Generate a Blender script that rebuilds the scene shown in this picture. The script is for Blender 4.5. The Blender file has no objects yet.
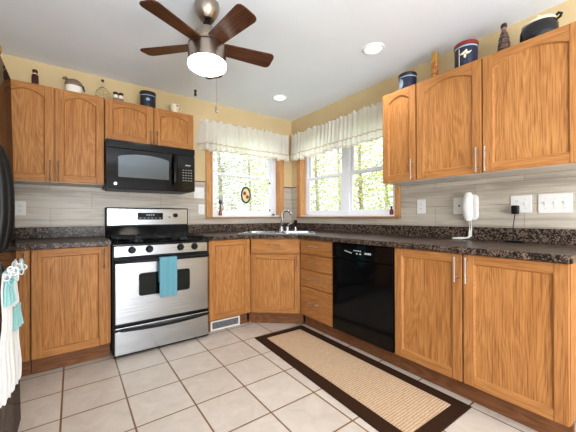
import bpy, bmesh, math, random
from mathutils import Vector, Matrix
R = math.radians
PI = math.pi
SC = bpy.context.scene
COL = SC.collection

# ------------------------------------------------------------------ camera, world, sun, exposure
cam_d = bpy.data.cameras.new('camera'); cam = bpy.data.objects.new('camera', cam_d); COL.objects.link(cam)
cam_d.sensor_width = 36; cam_d.lens = 294.6 / 576 * 36; cam_d.shift_y = 0.35 / 576; cam_d.clip_start = .02
cam.matrix_world = Matrix.Translation((-2.436, -3.246, 1.085)) @ Matrix.Rotation(R(-36.173), 4, 'Z') \
    @ Matrix.Rotation(R(90.055), 4, 'X') @ Matrix.Rotation(R(-.188), 4, 'Z')
SC.camera = cam
SC.view_settings.view_transform = 'Standard'; SC.view_settings.look = 'None'
SC.view_settings.gamma = 1; SC.view_settings.use_curve_mapping = False
SC.view_settings.exposure = 0.33
SC.cycles.use_denoising = True
SC.cycles.max_bounces = 8; SC.cycles.diffuse_bounces = 5; SC.cycles.sample_clamp_indirect = 6
W = bpy.data.worlds.new('sky'); SC.world = W; W.use_nodes = True
bg = W.node_tree.nodes['Background']; bg.inputs[0].default_value = (.86, .93, 1, 1); bg.inputs[1].default_value = 1.7

def lamp(name, kind, loc, energy, color=(1, 1, 1), rot=None, **kw):
    d = bpy.data.lights.new(name, kind); d.energy = energy; d.color = color
    for k, v in kw.items(): setattr(d, k, v)
    o = bpy.data.objects.new(name, d); o.location = loc
    if rot: o.rotation_euler = rot
    COL.objects.link(o); return o

lamp('sun', 'SUN', (0, 0, 10), 3.8, (1, .95, .86), (R(25), 0, R(-62)), angle=R(1.5))
# added fill panels out of view: one behind the camera, one at the side
lamp('rear_fill', 'AREA', (-2.2, -6.1, 1.0), 195, (.90, .95, 1), (R(138), 0, 0), shape='RECTANGLE', size=1.7, size_y=1.7)
lamp('side_fill', 'AREA', (-3.56, -3.07, 1.42), 10, (.90, .95, 1), (R(158), 0, R(-90)), shape='RECTANGLE', size=1.4, size_y=.95)  # unseen panel, added to lift the ceiling on the left
CAN_W = 8
FAN_W = 16

# ------------------------------------------------------------------ helpers
def srgb(r, g, b, a=1):
    f = lambda c: (c / 255 / 12.92) if c / 255 <= .04045 else ((c / 255 + .055) / 1.055) ** 2.4
    return (f(r), f(g), f(b), a)

def newmat(name):
    m = bpy.data.materials.new(name); m.use_nodes = True
    nt = m.node_tree; return m, nt, nt.nodes, nt.links, nt.nodes['Principled BSDF']

def mat(name, c, rough=.5, metal=0, emit=None, es=0, trans=0, coat=0, alpha=1, ior=None, bump=0, bscale=50):
    m, nt, N, L, p = newmat(name)
    p.inputs['Base Color'].default_value = srgb(*c); p.inputs['Roughness'].default_value = rough
    p.inputs['Metallic'].default_value = metal
    if emit: p.inputs['Emission Color'].default_value = srgb(*emit); p.inputs['Emission Strength'].default_value = es
    if trans: p.inputs['Transmission Weight'].default_value = trans
    if coat: p.inputs['Coat Weight'].default_value = coat
    if ior: p.inputs['IOR'].default_value = ior
    p.inputs['Alpha'].default_value = alpha
    # a little procedural unevenness on every surface
    tc = N.new('ShaderNodeTexCoord'); n = N.new('ShaderNodeTexNoise'); n.inputs['Scale'].default_value = bscale
    L.new(tc.outputs['Object'], n.inputs['Vector'])
    mr = N.new('ShaderNodeMapRange'); mr.inputs[3].default_value = max(0, rough - .04); mr.inputs[4].default_value = min(1, rough + .04)
    L.new(n.outputs[0], mr.inputs[0]); L.new(mr.outputs[0], p.inputs['Roughness'])
    if bump:
        b = N.new('ShaderNodeBump'); b.inputs['Strength'].default_value = bump; b.inputs['Distance'].default_value = .002
        L.new(n.outputs[0], b.inputs['Height']); L.new(b.outputs[0], p.inputs['Normal'])
    return m

def math_node(N, L, op, a, b=None):
    n = N.new('ShaderNodeMath'); n.operation = op
    for i, v in enumerate((a, b)):
        if v is None: continue
        if isinstance(v, (int, float)): n.inputs[i].default_value = v
        else: L.new(v, n.inputs[i])
    return n.outputs[0]

def ramp(N, L, src, stops):
    r = N.new('ShaderNodeValToRGB'); e = r.color_ramp.elements
    while len(e) < len(stops): e.new(.5)
    for x, (p, c) in zip(e, stops): x.position = p; x.color = srgb(*c)
    L.new(src, r.inputs[0]); return r.outputs[0]

def noise(N, L, vec, scale, detail=2, rough=.5, dist=0):
    n = N.new('ShaderNodeTexNoise'); n.inputs['Scale'].default_value = scale; n.inputs['Detail'].default_value = detail
    n.inputs['Roughness'].default_value = rough; n.inputs['Distortion'].default_value = dist
    L.new(vec, n.inputs['Vector']); return n.outputs[0]

def mapping(N, L, vec, scale=(1, 1, 1), loc=(0, 0, 0)):
    n = N.new('ShaderNodeMapping'); n.inputs['Scale'].default_value = scale; n.inputs['Location'].default_value = loc
    L.new(vec, n.inputs['Vector']); return n.outputs[0]

def mix(N, L, kind, fac, a, b):
    n = N.new('ShaderNodeMix'); n.data_type = 'RGBA'; n.blend_type = kind
    for s, v in ((n.inputs[0], fac), (n.inputs[6], a), (n.inputs[7], b)):
        if isinstance(v, (int, float)): s.default_value = v
        elif isinstance(v, tuple): s.default_value = v
        else: L.new(v, s)
    return n.outputs[2]

def oak(name, axis, light=(185, 130, 77), dark=(163, 109, 60), figure=.22, pore=.42, rough=.45):
    """oak veneer: grain along one local axis, contour-line cathedral figure and fine pores"""
    m, nt, N, L, p = newmat(name)
    tc = N.new('ShaderNodeTexCoord'); oi = N.new('ShaderNodeObjectInfo')
    off = math_node(N, L, 'MULTIPLY', oi.outputs['Random'], 37.0)
    v = N.new('ShaderNodeVectorMath'); L.new(tc.outputs['Object'], v.inputs[0]); L.new(off, v.inputs[1])
    cx = N.new('ShaderNodeCombineXYZ')
    for i in range(3): L.new(off, cx.inputs[i])
    L.new(cx.outputs[0], v.inputs[1]); vec = v.outputs[0]
    def s(across, along): return tuple(along if i == axis else across for i in range(3))
    low = noise(N, L, mapping(N, L, vec, s(4.2, .7)), 1, 2.5, .5)
    rings = math_node(N, L, 'MULTIPLY', low, 175.0)
    rings = math_node(N, L, 'SINE', rings)
    rings = math_node(N, L, 'MULTIPLY_ADD', rings, .5); rings.node.inputs[2].default_value = .5
    base = noise(N, L, mapping(N, L, vec, s(105, 2.2)), 1, 4, .65)
    tone = mix(N, L, 'MIX', figure, base, rings)
    colr = ramp(N, L, tone, [(.25, dark), (.72, light)])
    blot = noise(N, L, mapping(N, L, vec, s(5, 1.2)), 1, 2, .5)
    colr = mix(N, L, 'MULTIPLY', .5, colr, ramp(N, L, blot, [(.35, (228, 216, 206)), (.65, (255, 255, 255))]))
    fine = noise(N, L, mapping(N, L, vec, s(210, 5)), 1, 2, .6)
    pores = ramp(N, L, fine, [(.38, (140, 112, 92)), (.5, (255, 255, 255))])
    colr = mix(N, L, 'MULTIPLY', pore, colr, pores)
    L.new(colr, p.inputs['Base Color']); p.inputs['Roughness'].default_value = rough
    p.inputs['Specular IOR Level'].default_value = .16
    b = N.new('ShaderNodeBump'); b.inputs['Strength'].default_value = .12; b.inputs['Distance'].default_value = .001
    L.new(fine, b.inputs['Height']); L.new(b.outputs[0], p.inputs['Normal'])
    return m

M = {}
M['oak_v'] = oak('oak_vertical', 2)
M['oak_h'] = oak('oak_horizontal', 0, figure=.2)
M['oak_panel'] = oak('oak_panel', 2, (190, 135, 80), (168, 113, 62), .28, .5)
M['oak_trim'] = oak('oak_window_trim', 2, (206, 156, 104), (182, 130, 80), .2)
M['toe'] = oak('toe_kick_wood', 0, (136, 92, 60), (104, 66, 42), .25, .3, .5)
M['melamine'] = mat('pale_melamine', (214, 206, 196), .5)
M['nickel'] = mat('brushed_nickel', (214, 210, 203), .36, .6)
M['fan_nickel'] = mat('fan_brushed_nickel', (172, 160, 148), .3, 1)
M['chrome'] = mat('chrome', (215, 218, 222), .1, 1)
M['steel_sink'] = mat('sink_steel', (205, 210, 215), .22, 1)
M['black_gloss'] = mat('black_gloss', (8, 8, 9), .1)
M['black'] = mat('black_plastic', (12, 12, 13), .4)
M['black_iron'] = mat('black_iron', (16, 16, 17), .45, bump=.3)
def fridge_black():
    m, nt, N, L, p = newmat('fridge_black')
    d = N.new('ShaderNodeBsdfDiffuse'); d.inputs[0].default_value = srgb(16, 15, 15)
    g = N.new('ShaderNodeBsdfGlossy'); g.inputs['Roughness'].default_value = .08; g.inputs[0].default_value = srgb(235, 225, 220)
    tc = N.new('ShaderNodeTexCoord'); n = noise(N, L, tc.outputs['Object'], 60, 2, .5)
    b = N.new('ShaderNodeBump'); b.inputs['Strength'].default_value = .03; b.inputs['Distance'].default_value = .001
    L.new(n, b.inputs['Height']); L.new(b.outputs[0], g.inputs['Normal'])
    mx = N.new('ShaderNodeMixShader'); mx.inputs[0].default_value = .27
    L.new(d.outputs[0], mx.inputs[1]); L.new(g.outputs[0], mx.inputs[2]); L.new(mx.outputs[0], N['Material Output'].inputs[0])
    return m
M['fridge_black'] = fridge_black()
M['dark_glass'] = mat('dark_glass', (10, 18, 16), .08)
for k_ in ('black_gloss', 'dark_glass', 'black'):
    M[k_].node_tree.nodes['Principled BSDF'].inputs['Specular IOR Level'].default_value = .2
M['mw_glass'] = mat('microwave_glass', (84, 90, 94), .14, .6)
M['white_plastic'] = mat('white_plastic', (222, 220, 216), .35)
M['white_vinyl'] = mat('white_vinyl', (226, 227, 232), .4)
M['white_metal'] = mat('white_metal', (225, 222, 215), .4)
M['dark_slot'] = mat('dark_slot', (40, 38, 36), .6)
M['grey_mark'] = mat('grey_mark', (150, 152, 156), .5)
M['white_mark'] = mat('white_mark', (205, 205, 205), .5)
M['globe'] = mat('opal_globe', (250, 248, 240), .35, emit=(255, 248, 234), es=7)
M['lens'] = mat('lamp_lens', (250, 250, 250), .4, emit=(255, 250, 242), es=1.6)
M['white_trim'] = mat('white_lamp_trim', (240, 240, 240), .4)

def steel():
    m, nt, N, L, p = newmat('stainless_steel')
    tc = N.new('ShaderNodeTexCoord')
    f = noise(N, L, mapping(N, L, tc.outputs['Object'], (3, 3, 420)), 1, 2, .6)
    L.new(ramp(N, L, f, [(.3, (148, 149, 151)), (.7, (182, 183, 185))]), p.inputs['Base Color'])
    p.inputs['Metallic'].default_value = 1; p.inputs['Roughness'].default_value = .27
    p.inputs['Anisotropic'].default_value = .6; p.inputs['Anisotropic Rotation'].default_value = .25
    return m
M['steel'] = steel()

def granite():
    m, nt, N, L, p = newmat('granite_laminate')
    tc = N.new('ShaderNodeTexCoord'); o = tc.outputs['Object']
    n1 = noise(N, L, o, 44, 5, .7, .8); n2 = noise(N, L, o, 120, 3, .7)
    t = mix(N, L, 'MIX', .5, n1, n2)
    c = ramp(N, L, t, [(.41, (10, 8, 8)), (.48, (36, 29, 26)), (.53, (78, 62, 52)), (.565, (150, 130, 114)), (.605, (56, 45, 40)), (.66, (16, 13, 14))])
    L.new(c, p.inputs['Base Color']); p.inputs['Roughness'].default_value = .3; p.inputs['Specular IOR Level'].default_value = .14
    p.inputs['Coat Roughness'].default_value = .2
    return m
M['granite'] = granite()

def paint(name, c, amt=4, rough=.85):
    m, nt, N, L, p = newmat(name)
    tc = N.new('ShaderNodeTexCoord'); n = noise(N, L, tc.outputs['Object'], 3, 4, .6)
    L.new(ramp(N, L, n, [(.3, tuple(x - amt for x in c)), (.7, tuple(x + amt for x in c))]), p.inputs['Base Color'])
    p.inputs['Roughness'].default_value = rough
    f = noise(N, L, tc.outputs['Object'], 220, 2, .5)
    b = N.new('ShaderNodeBump'); b.inputs['Strength'].default_value = .08; b.inputs['Distance'].default_value = .002
    L.new(f, b.inputs['Height']); L.new(b.outputs[0], p.inputs['Normal'])
    return m
M['wall'] = paint('wall_paint_tan', (204, 181, 138))
M['ceiling'] = paint('ceiling_paint', (234, 241, 250), 2)
M['dining_wall'] = paint('dining_wall_paint', (214, 205, 190))

def brick(N, L, vec, w, h, mortar, offset, c1, c2, cm, smooth=.1):
    b = N.new('ShaderNodeTexBrick'); b.offset = offset; b.offset_frequency = 2; b.squash = 1
    b.inputs['Scale'].default_value = 1; b.inputs['Brick Width'].default_value = w; b.inputs['Row Height'].default_value = h
    b.inputs['Mortar Size'].default_value = mortar; b.inputs['Mortar Smooth'].default_value = smooth
    b.inputs['Color1'].default_value = srgb(*c1); b.inputs['Color2'].default_value = srgb(*c2); b.inputs['Mortar'].default_value = srgb(*cm)
    L.new(vec, b.inputs['Vector']); return b

def floor_mat():
    m, nt, N, L, p = newmat('floor_tile')
    tc = N.new('ShaderNodeTexCoord'); o = tc.outputs['Object']
    b = brick(N, L, mapping(N, L, o, loc=(2.489 + .313 * 10, .930 + .313 * 30, 0)), 0.313, .313, .005, 0, (212, 202, 191), (205, 194, 183), (124, 90, 58), .15)
    n = noise(N, L, o, 9, 5, .62, .8)
    c = mix(N, L, 'MULTIPLY', .55, b.outputs['Color'], ramp(N, L, n, [(.3, (226, 220, 214)), (.65, (255, 255, 255))]))
    L.new(c, p.inputs['Base Color']); p.inputs['Roughness'].default_value = .38
    inv = math_node(N, L, 'SUBTRACT', 1.0, b.outputs['Fac'])
    bp = N.new('ShaderNodeBump'); bp.inputs['Strength'].default_value = .5; bp.inputs['Distance'].default_value = .003
    L.new(inv, bp.inputs['Height']); L.new(bp.outputs[0], p.inputs['Normal'])
    return m
M['floor'] = floor_mat()

def plank_mat(name, horiz):
    """wood-look wall tile; horiz = index of the horizontal local axis"""
    m, nt, N, L, p = newmat(name)
    tc = N.new('ShaderNodeTexCoord'); sep = N.new('ShaderNodeSeparateXYZ'); L.new(tc.outputs['Object'], sep.inputs[0])
    cb = N.new('ShaderNodeCombineXYZ'); L.new(sep.outputs[horiz], cb.inputs[0]); L.new(sep.outputs[2], cb.inputs[1])
    vec = mapping(N, L, cb.outputs[0], loc=(2.592 + .595 * 8 + .2975, -1.165 + .155 * 9, 0))
    b = brick(N, L, vec, .595, .155, .0016, .5, (202, 194, 182), (188, 180, 168), (150, 142, 132))
    st = noise(N, L, mapping(N, L, vec, (1.3, 16, 1)), 1, 5, .62, .5)
    st2 = noise(N, L, mapping(N, L, vec, (4, 120, 1)), 1, 2, .6)
    c = mix(N, L, 'MULTIPLY', .75, b.outputs['Color'], ramp(N, L, st, [(.3, (176, 166, 156)), (.52, (240, 236, 230)), (.7, (255, 255, 252))]))
    c = mix(N, L, 'MULTIPLY', .25, c, ramp(N, L, st2, [(.35, (190, 182, 172)), (.6, (255, 255, 255))]))
    L.new(c, p.inputs['Base Color']); p.inputs['Roughness'].default_value = .42
    return m
M['plank_x'] = plank_mat('wood_look_tile_back', 0)
M['plank_y'] = plank_mat('wood_look_tile_right', 1)
M['pencil'] = mat('pencil_trim_tile', (78, 62, 48), .35)

def cloth(name, c, transl=.0, bscale=300, rough=.9):
    m, nt, N, L, p = newmat(name)
    tc = N.new('ShaderNodeTexCoord'); n = noise(N, L, tc.outputs['Object'], bscale, 2, .6)
    col = ramp(N, L, n, [(.3, tuple(max(0, x - 10) for x in c)), (.7, tuple(min(255, x + 6) for x in c))])
    L.new(col, p.inputs['Base Color']); p.inputs['Roughness'].default_value = rough; p.inputs['Specular IOR Level'].default_value = .1
    b = N.new('ShaderNodeBump'); b.inputs['Strength'].default_value = .3; b.inputs['Distance'].default_value = .001
    L.new(n, b.inputs['Height']); L.new(b.outputs[0], p.inputs['Normal'])
    if transl:
        t = N.new('ShaderNodeBsdfTranslucent'); L.new(col, t.inputs[0])
        mx = N.new('ShaderNodeMixShader'); mx.inputs[0].default_value = transl
        L.new(p.outputs[0], mx.inputs[1]); L.new(t.outputs[0], mx.inputs[2])
        L.new(mx.outputs[0], N['Material Output'].inputs[0])
    return m
M['sheer'] = cloth('sheer_valance', (252, 249, 243), .5)
M['ribbon'] = cloth('valance_ribbon', (214, 196, 164), .35)
M['teal'] = cloth('teal_terry', (100, 152, 166))
M['white_terry'] = cloth('white_terry', (222, 224, 224))
M['teal_lace'] = cloth('teal_crochet', (146, 196, 198))
M['rug_border'] = cloth('rug_border_weave', (52, 32, 20))

def rug_field():
    m, nt, N, L, p = newmat('rug_sisal_weave')
    tc = N.new('ShaderNodeTexCoord'); o = tc.outputs['Object']
    w = N.new('ShaderNodeTexWave'); w.wave_type = 'BANDS'; w.bands_direction = 'Y'; w.inputs['Scale'].default_value = 20
    w.inputs['Distortion'].default_value = 2.5; w.inputs['Detail'].default_value = 3; w.inputs['Detail Scale'].default_value = 3
    L.new(o, w.inputs['Vector'])
    w2 = N.new('ShaderNodeTexWave'); w2.bands_direction = 'X'; w2.inputs['Scale'].default_value = 26; w2.inputs['Distortion'].default_value = 1.5
    L.new(o, w2.inputs['Vector'])
    n = noise(N, L, o, 130, 3, .7)
    t = mix(N, L, 'MIX', .5, mix(N, L, 'MIX', .4, w.outputs[1], w2.outputs[1]), n)
    L.new(ramp(N, L, t, [(.25, (150, 116, 86)), (.5, (190, 160, 128)), (.75, (216, 192, 164))]), p.inputs['Base Color'])
    p.inputs['Roughness'].default_value = .95
    b = N.new('ShaderNodeBump'); b.inputs['Strength'].default_value = .6; b.inputs['Distance'].default_value = .004
    L.new(t, b.inputs['Height']); L.new(b.outputs[0], p.inputs['Normal'])
    return m
M['rug_field'] = rug_field()

def fan_wood():
    return oak('walnut_blade', 0, (96, 60, 40), (58, 35, 24), .25, .5, .3)
M['walnut'] = fan_wood()

def glass_mat():
    m, nt, N, L, p = newmat('window_glass')
    t = N.new('ShaderNodeBsdfTransparent'); g = N.new('ShaderNodeBsdfGlossy'); g.inputs['Roughness'].default_value = .02
    mx = N.new('ShaderNodeMixShader'); mx.inputs[0].default_value = .05
    L.new(t.outputs[0], mx.inputs[1]); L.new(g.outputs[0], mx.inputs[2]); L.new(mx.outputs[0], N['Material Output'].inputs[0])
    return m
M['glass'] = glass_mat()

def leaf_mat(name, c1, c2):
    m, nt, N, L, p = newmat(name)
    g = N.new('ShaderNodeNewGeometry')
    col = ramp(N, L, g.outputs['Random Per Island'], [(.1, c1), (.9, c2)])
    L.new(col, p.inputs['Base Color']); p.inputs['Roughness'].default_value = .5
    t = N.new('ShaderNodeBsdfTranslucent'); L.new(col, t.inputs[0])
    mx = N.new('ShaderNodeMixShader'); mx.inputs[0].default_value = .45
    L.new(p.outputs[0], mx.inputs[1]); L.new(t.outputs[0], mx.inputs[2]); L.new(mx.outputs[0], N['Material Output'].inputs[0])
    return m
M['leaf_a'] = leaf_mat('leaf_yellow_green', (170, 184, 96), (240, 234, 170))
M['leaf_b'] = leaf_mat('leaf_pale_green', (176, 190, 158), (236, 238, 220))
M['bark'] = mat('bark', (168, 158, 148), .9, bump=.6)
M['grass'] = paint('lawn', (132, 150, 92), 18)

# --- mesh building
def box(bm, x0, x1, y0, y1, z0, z1, bev=0, mi=0, seg=1):
    x0, x1 = min(x0, x1), max(x0, x1); y0, y1 = min(y0, y1), max(y0, y1); z0, z1 = min(z0, z1), max(z0, z1)
    r = bmesh.ops.create_cube(bm, size=1, matrix=Matrix.Translation(((x0 + x1) / 2, (y0 + y1) / 2, (z0 + z1) / 2)) @ Matrix.Diagonal((x1 - x0, y1 - y0, z1 - z0, 1)))
    fs = set(f for v in r['verts'] for f in v.link_faces)
    for f in fs: f.material_index = mi
    if bev:
        es = list(set(e for v in r['verts'] for e in v.link_edges))
        q = bmesh.ops.bevel(bm, geom=es, offset=bev, segments=seg, profile=.5, affect='EDGES')
        for f in q['faces']: f.material_index = mi
    return r['verts']

def frame_basis(d):
    d = d.normalized(); a = Vector((0, 0, 1)) if abs(d.z) < .9 else Vector((1, 0, 0))
    u = d.cross(a).normalized(); return u, u.cross(d).normalized()

def tube(bm, pts, r, seg=8, mi=0, cap=True, closed=False):
    pts = [Vector(p) for p in pts]; n = len(pts); rings = []
    rr = r if isinstance(r, (list, tuple)) else [r] * n
    u = v = None
    for i, p in enumerate(pts):
        if closed: t = pts[(i + 1) % n] - pts[i - 1]
        else: t = pts[min(i + 1, n - 1)] - pts[max(i - 1, 0)]
        t.normalize()
        if u is None: u, v = frame_basis(t)
        else:
            u = (u - t * u.dot(t)).normalized(); v = t.cross(u).normalized()
        rings.append([bm.verts.new(p + (u * math.cos(2 * PI * k / seg) + v * math.sin(2 * PI * k / seg)) * rr[i]) for k in range(seg)])
    for i in range(n if closed else n - 1):
        a, b = rings[i], rings[(i + 1) % n]
        for k in range(seg):
            f = bm.faces.new((a[k], a[(k + 1) % seg], b[(k + 1) % seg], b[k])); f.material_index = mi
    if cap and not closed:
        bm.faces.new(rings[0][::-1]).material_index = mi; bm.faces.new(rings[-1]).material_index = mi

def cyl(bm, p0, p1, r0, r1=None, seg=20, mi=0):
    tube(bm, [p0, p1], [r0, r0 if r1 is None else r1], seg, mi)

def lathe(bm, prof, c=(0, 0, 0), seg=28, mi=0, sx=1, sy=1):
    rings = []
    for r, z in prof:
        if r < 1e-6: rings.append([bm.verts.new((c[0], c[1], c[2] + z))])
        else: rings.append([bm.verts.new((c[0] + sx * r * math.cos(2 * PI * k / seg), c[1] + sy * r * math.sin(2 * PI * k / seg), c[2] + z)) for k in range(seg)])
    for a, b in zip(rings, rings[1:]):
        for k in range(seg):
            k2 = (k + 1) % seg
            vs = [a[0]] if len(a) == 1 else [a[k], a[k2]]
            vs += [b[0]] if len(b) == 1 else [b[k2], b[k]]
            if len(vs) >= 3: bm.faces.new(vs).material_index = mi

def prism(bm, pts, z0, z1, mi=0):
    a = [bm.verts.new((x, y, z0)) for x, y in pts]; b = [bm.verts.new((x, y, z1)) for x, y in pts]
    n = len(pts)
    bm.faces.new(a[::-1]).material_index = mi; bm.faces.new(b).material_index = mi
    for i in range(n): bm.faces.new((a[i], a[(i + 1) % n], b[(i + 1) % n], b[i])).material_index = mi

def plate(bm, pts, y0, y1, mi=0):
    """polygon in the local x-z plane, extruded from y0 (front) to y1 (back)"""
    a = [bm.verts.new((x, y0, z)) for x, z in pts]; b = [bm.verts.new((x, y1, z)) for x, z in pts]
    n = len(pts)
    bm.faces.new(a).material_index = mi; bm.faces.new(b[::-1]).material_index = mi
    for i in range(n): bm.faces.new((a[(i + 1) % n], a[i], b[i], b[(i + 1) % n])).material_index = mi

def rrect(x0, x1, z0, z1, r, n=5):
    out = []
    for cx, cz, a in ((x1 - r, z1 - r, 0), (x0 + r, z1 - r, 90), (x0 + r, z0 + r, 180), (x1 - r, z0 + r, 270)):
        for k in range(n + 1):
            t = R(a + 90 * k / n); out.append((cx + r * math.cos(t), cz + r * math.sin(t)))
    return out

def mk(name, bm, m, parent=None, smooth=None, bevel=0):
    me = bpy.data.meshes.new(name)
    bmesh.ops.recalc_face_normals(bm, faces=bm.faces)
    bm.to_mesh(me); bm.free()
    for x in (m if isinstance(m, (list, tuple)) else [m]): me.materials.append(M[x] if isinstance(x, str) else x)
    if smooth is not None:
        for p in me.polygons: p.use_smooth = True
        me.set_sharp_from_angle(angle=R(smooth))
    o = bpy.data.objects.new(name, me); COL.objects.link(o)
    if parent: o.parent = parent
    if bevel:
        b = o.modifiers.new('bevel', 'BEVEL'); b.width = bevel; b.segments = 2; b.limit_method = 'ANGLE'; b.angle_limit = R(40)
    return o

def tag(o, label=None, cat=None, group=None, kind=None):
    if label: o['label'] = label
    if cat: o['category'] = cat
    if group: o['group'] = group
    if kind: o['kind'] = kind
    return o

def thing(name, label, cat, loc=(0, 0, 0), rz=0, group=None):
    o = bpy.data.objects.new(name, None); COL.objects.link(o); o.empty_display_size = .05
    o.location = loc; o.rotation_euler = (0, 0, rz)
    return tag(o, label, cat, group)

def struct(o, label, cat): return tag(o, label, cat, kind='structure')

def dup(root, loc, rz=None, label=None):
    def cp(o, parent):
        c = o.copy(); COL.objects.link(c)
        if parent: c.parent = parent
        for ch in list(o.children): cp(ch, c)
        return c
    r = cp(root, None); r.location = loc
    if rz is not None: r.rotation_euler = (0, 0, rz)
    if label: r['label'] = label
    return r
B = bmesh.new

# ------------------------------------------------------------------ room shell
XL, YR, H = -3.47, -5.9, 2.396
T = .14
def wall_with_holes(bm, u0, u1, z0, z1, holes, put):
    """holes = [(u0,u1,z0,z1)] sorted, non-overlapping in u"""
    u = u0
    for a, b, c, d in holes:
        put(bm, u, a, z0, z1); put(bm, a, b, z0, c); put(bm, a, b, d, z1); u = b
    put(bm, u, u1, z0, z1)

W1 = (-1.157, -.200, 1.085, 2.06)      # left window opening: x0,x1,z0,z1
W2 = (-1.635, -.200, 1.085, 2.06)      # right window opening: y0,y1,z0,z1
bm = B(); box(bm, XL - T, T, YR - T, T, -.12, 0)
struct(mk('floor', bm, 'floor'), 'beige square ceramic tile floor with brown grout', 'floor')
bm = B(); box(bm, XL - T, T, YR - T, T, H, H + .12)
struct(mk('ceiling', bm, 'ceiling'), 'smooth pale grey painted ceiling', 'ceiling')
bm = B(); wall_with_holes(bm, XL - T, T, 0, H, [W1], lambda b, a, c, d, e: box(b, a, c, 0, T, d, e))
struct(mk('wall_back', bm, 'wall'), 'tan painted wall behind the gas range', 'wall')
bm = B(); wall_with_holes(bm, YR - T, 0, 0, H, [W2], lambda b, a, c, d, e: box(b, 0, T, a, c, d, e))
struct(mk('wall_right', bm, 'wall'), 'tan painted wall behind the sink and phone', 'wall')
bm = B(); wall_with_holes(bm, YR - T, 0, 0, H, [(-3.80, -2.35, 1.0, 2.0)], lambda b, a, c, d, e: box(b, XL - T, XL, a, c, d, e))  # unseen opening, added to let the side fill in
struct(mk('wall_left', bm, 'dining_wall'), 'pale wall behind the refrigerator', 'wall')
bm = B(); wall_with_holes(bm, XL, 0, 0, H, [(-3.05, -.45, .02, 1.98)], lambda b, a, c, d, e: box(b, a, c, YR - T, YR, d, e))  # unseen opening, cut to admit the rear fill panel
struct(mk('wall_rear', bm, 'dining_wall'), 'pale wall with added fill-light opening behind the camera', 'wall')

bm = B(); box(bm, XL - T - .7, XL - T - .001, YR - T, T, H + .005, H + .12)  # added slab, out of view, keeps sun out of the side opening
struct(mk('sun_blocker', bm, 'ceiling'), 'unseen sun-blocking slab added outside the side wall', 'sun_blocker')

# backsplash tile with dark pencil line on the free stretches beside the windows
bm = B()
for a, b, c, d in ((XL, -2.20, .95, 1.357), (-2.20, -1.455, .9, 1.345), (-1.455, W1[0] - .066, .95, 1.475), (W1[0] - .066, W1[1] + .064, .95, 1.064), (W1[1] + .064, -.012, .95, 1.475)):
    box(bm, a, b, -.008, -.0005, c, d)
o = struct(mk('trim_1', bm, 'plank_x'), 'grey-beige wood-look backsplash tile on the range wall', 'backsplash')
bm = B(); box(bm, -1.455, W1[0] - .066, -.014, -.0005, 1.475, 1.487, .003); box(bm, W1[1] + .064, -.0005, -.014, -.0005, 1.475, 1.487, .003)
tag(mk('pencil_edge', bm, 'pencil', o), 'dark pencil edge tile')
bm = B()
for a, b, c, d in ((-.012, W2[1] + .064, .95, 1.475), (W2[1] + .064, W2[0] - .044, .95, 1.064), (W2[0] - .044, -1.712, .95, 1.475), (-1.712, -3.05, .95, 1.357)):
    box(bm, -.008, -.0005, a, b, c, d)
o = struct(mk('trim_2', bm, 'plank_y'), 'grey-beige wood-look backsplash tile on the phone wall', 'backsplash')
bm = B(); box(bm, -.014, -.0005, -.0145, W2[1] + .064, 1.475, 1.487, .003)
tag(mk('pencil_edge', bm, 'pencil', o), 'dark pencil edge tile')

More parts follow.
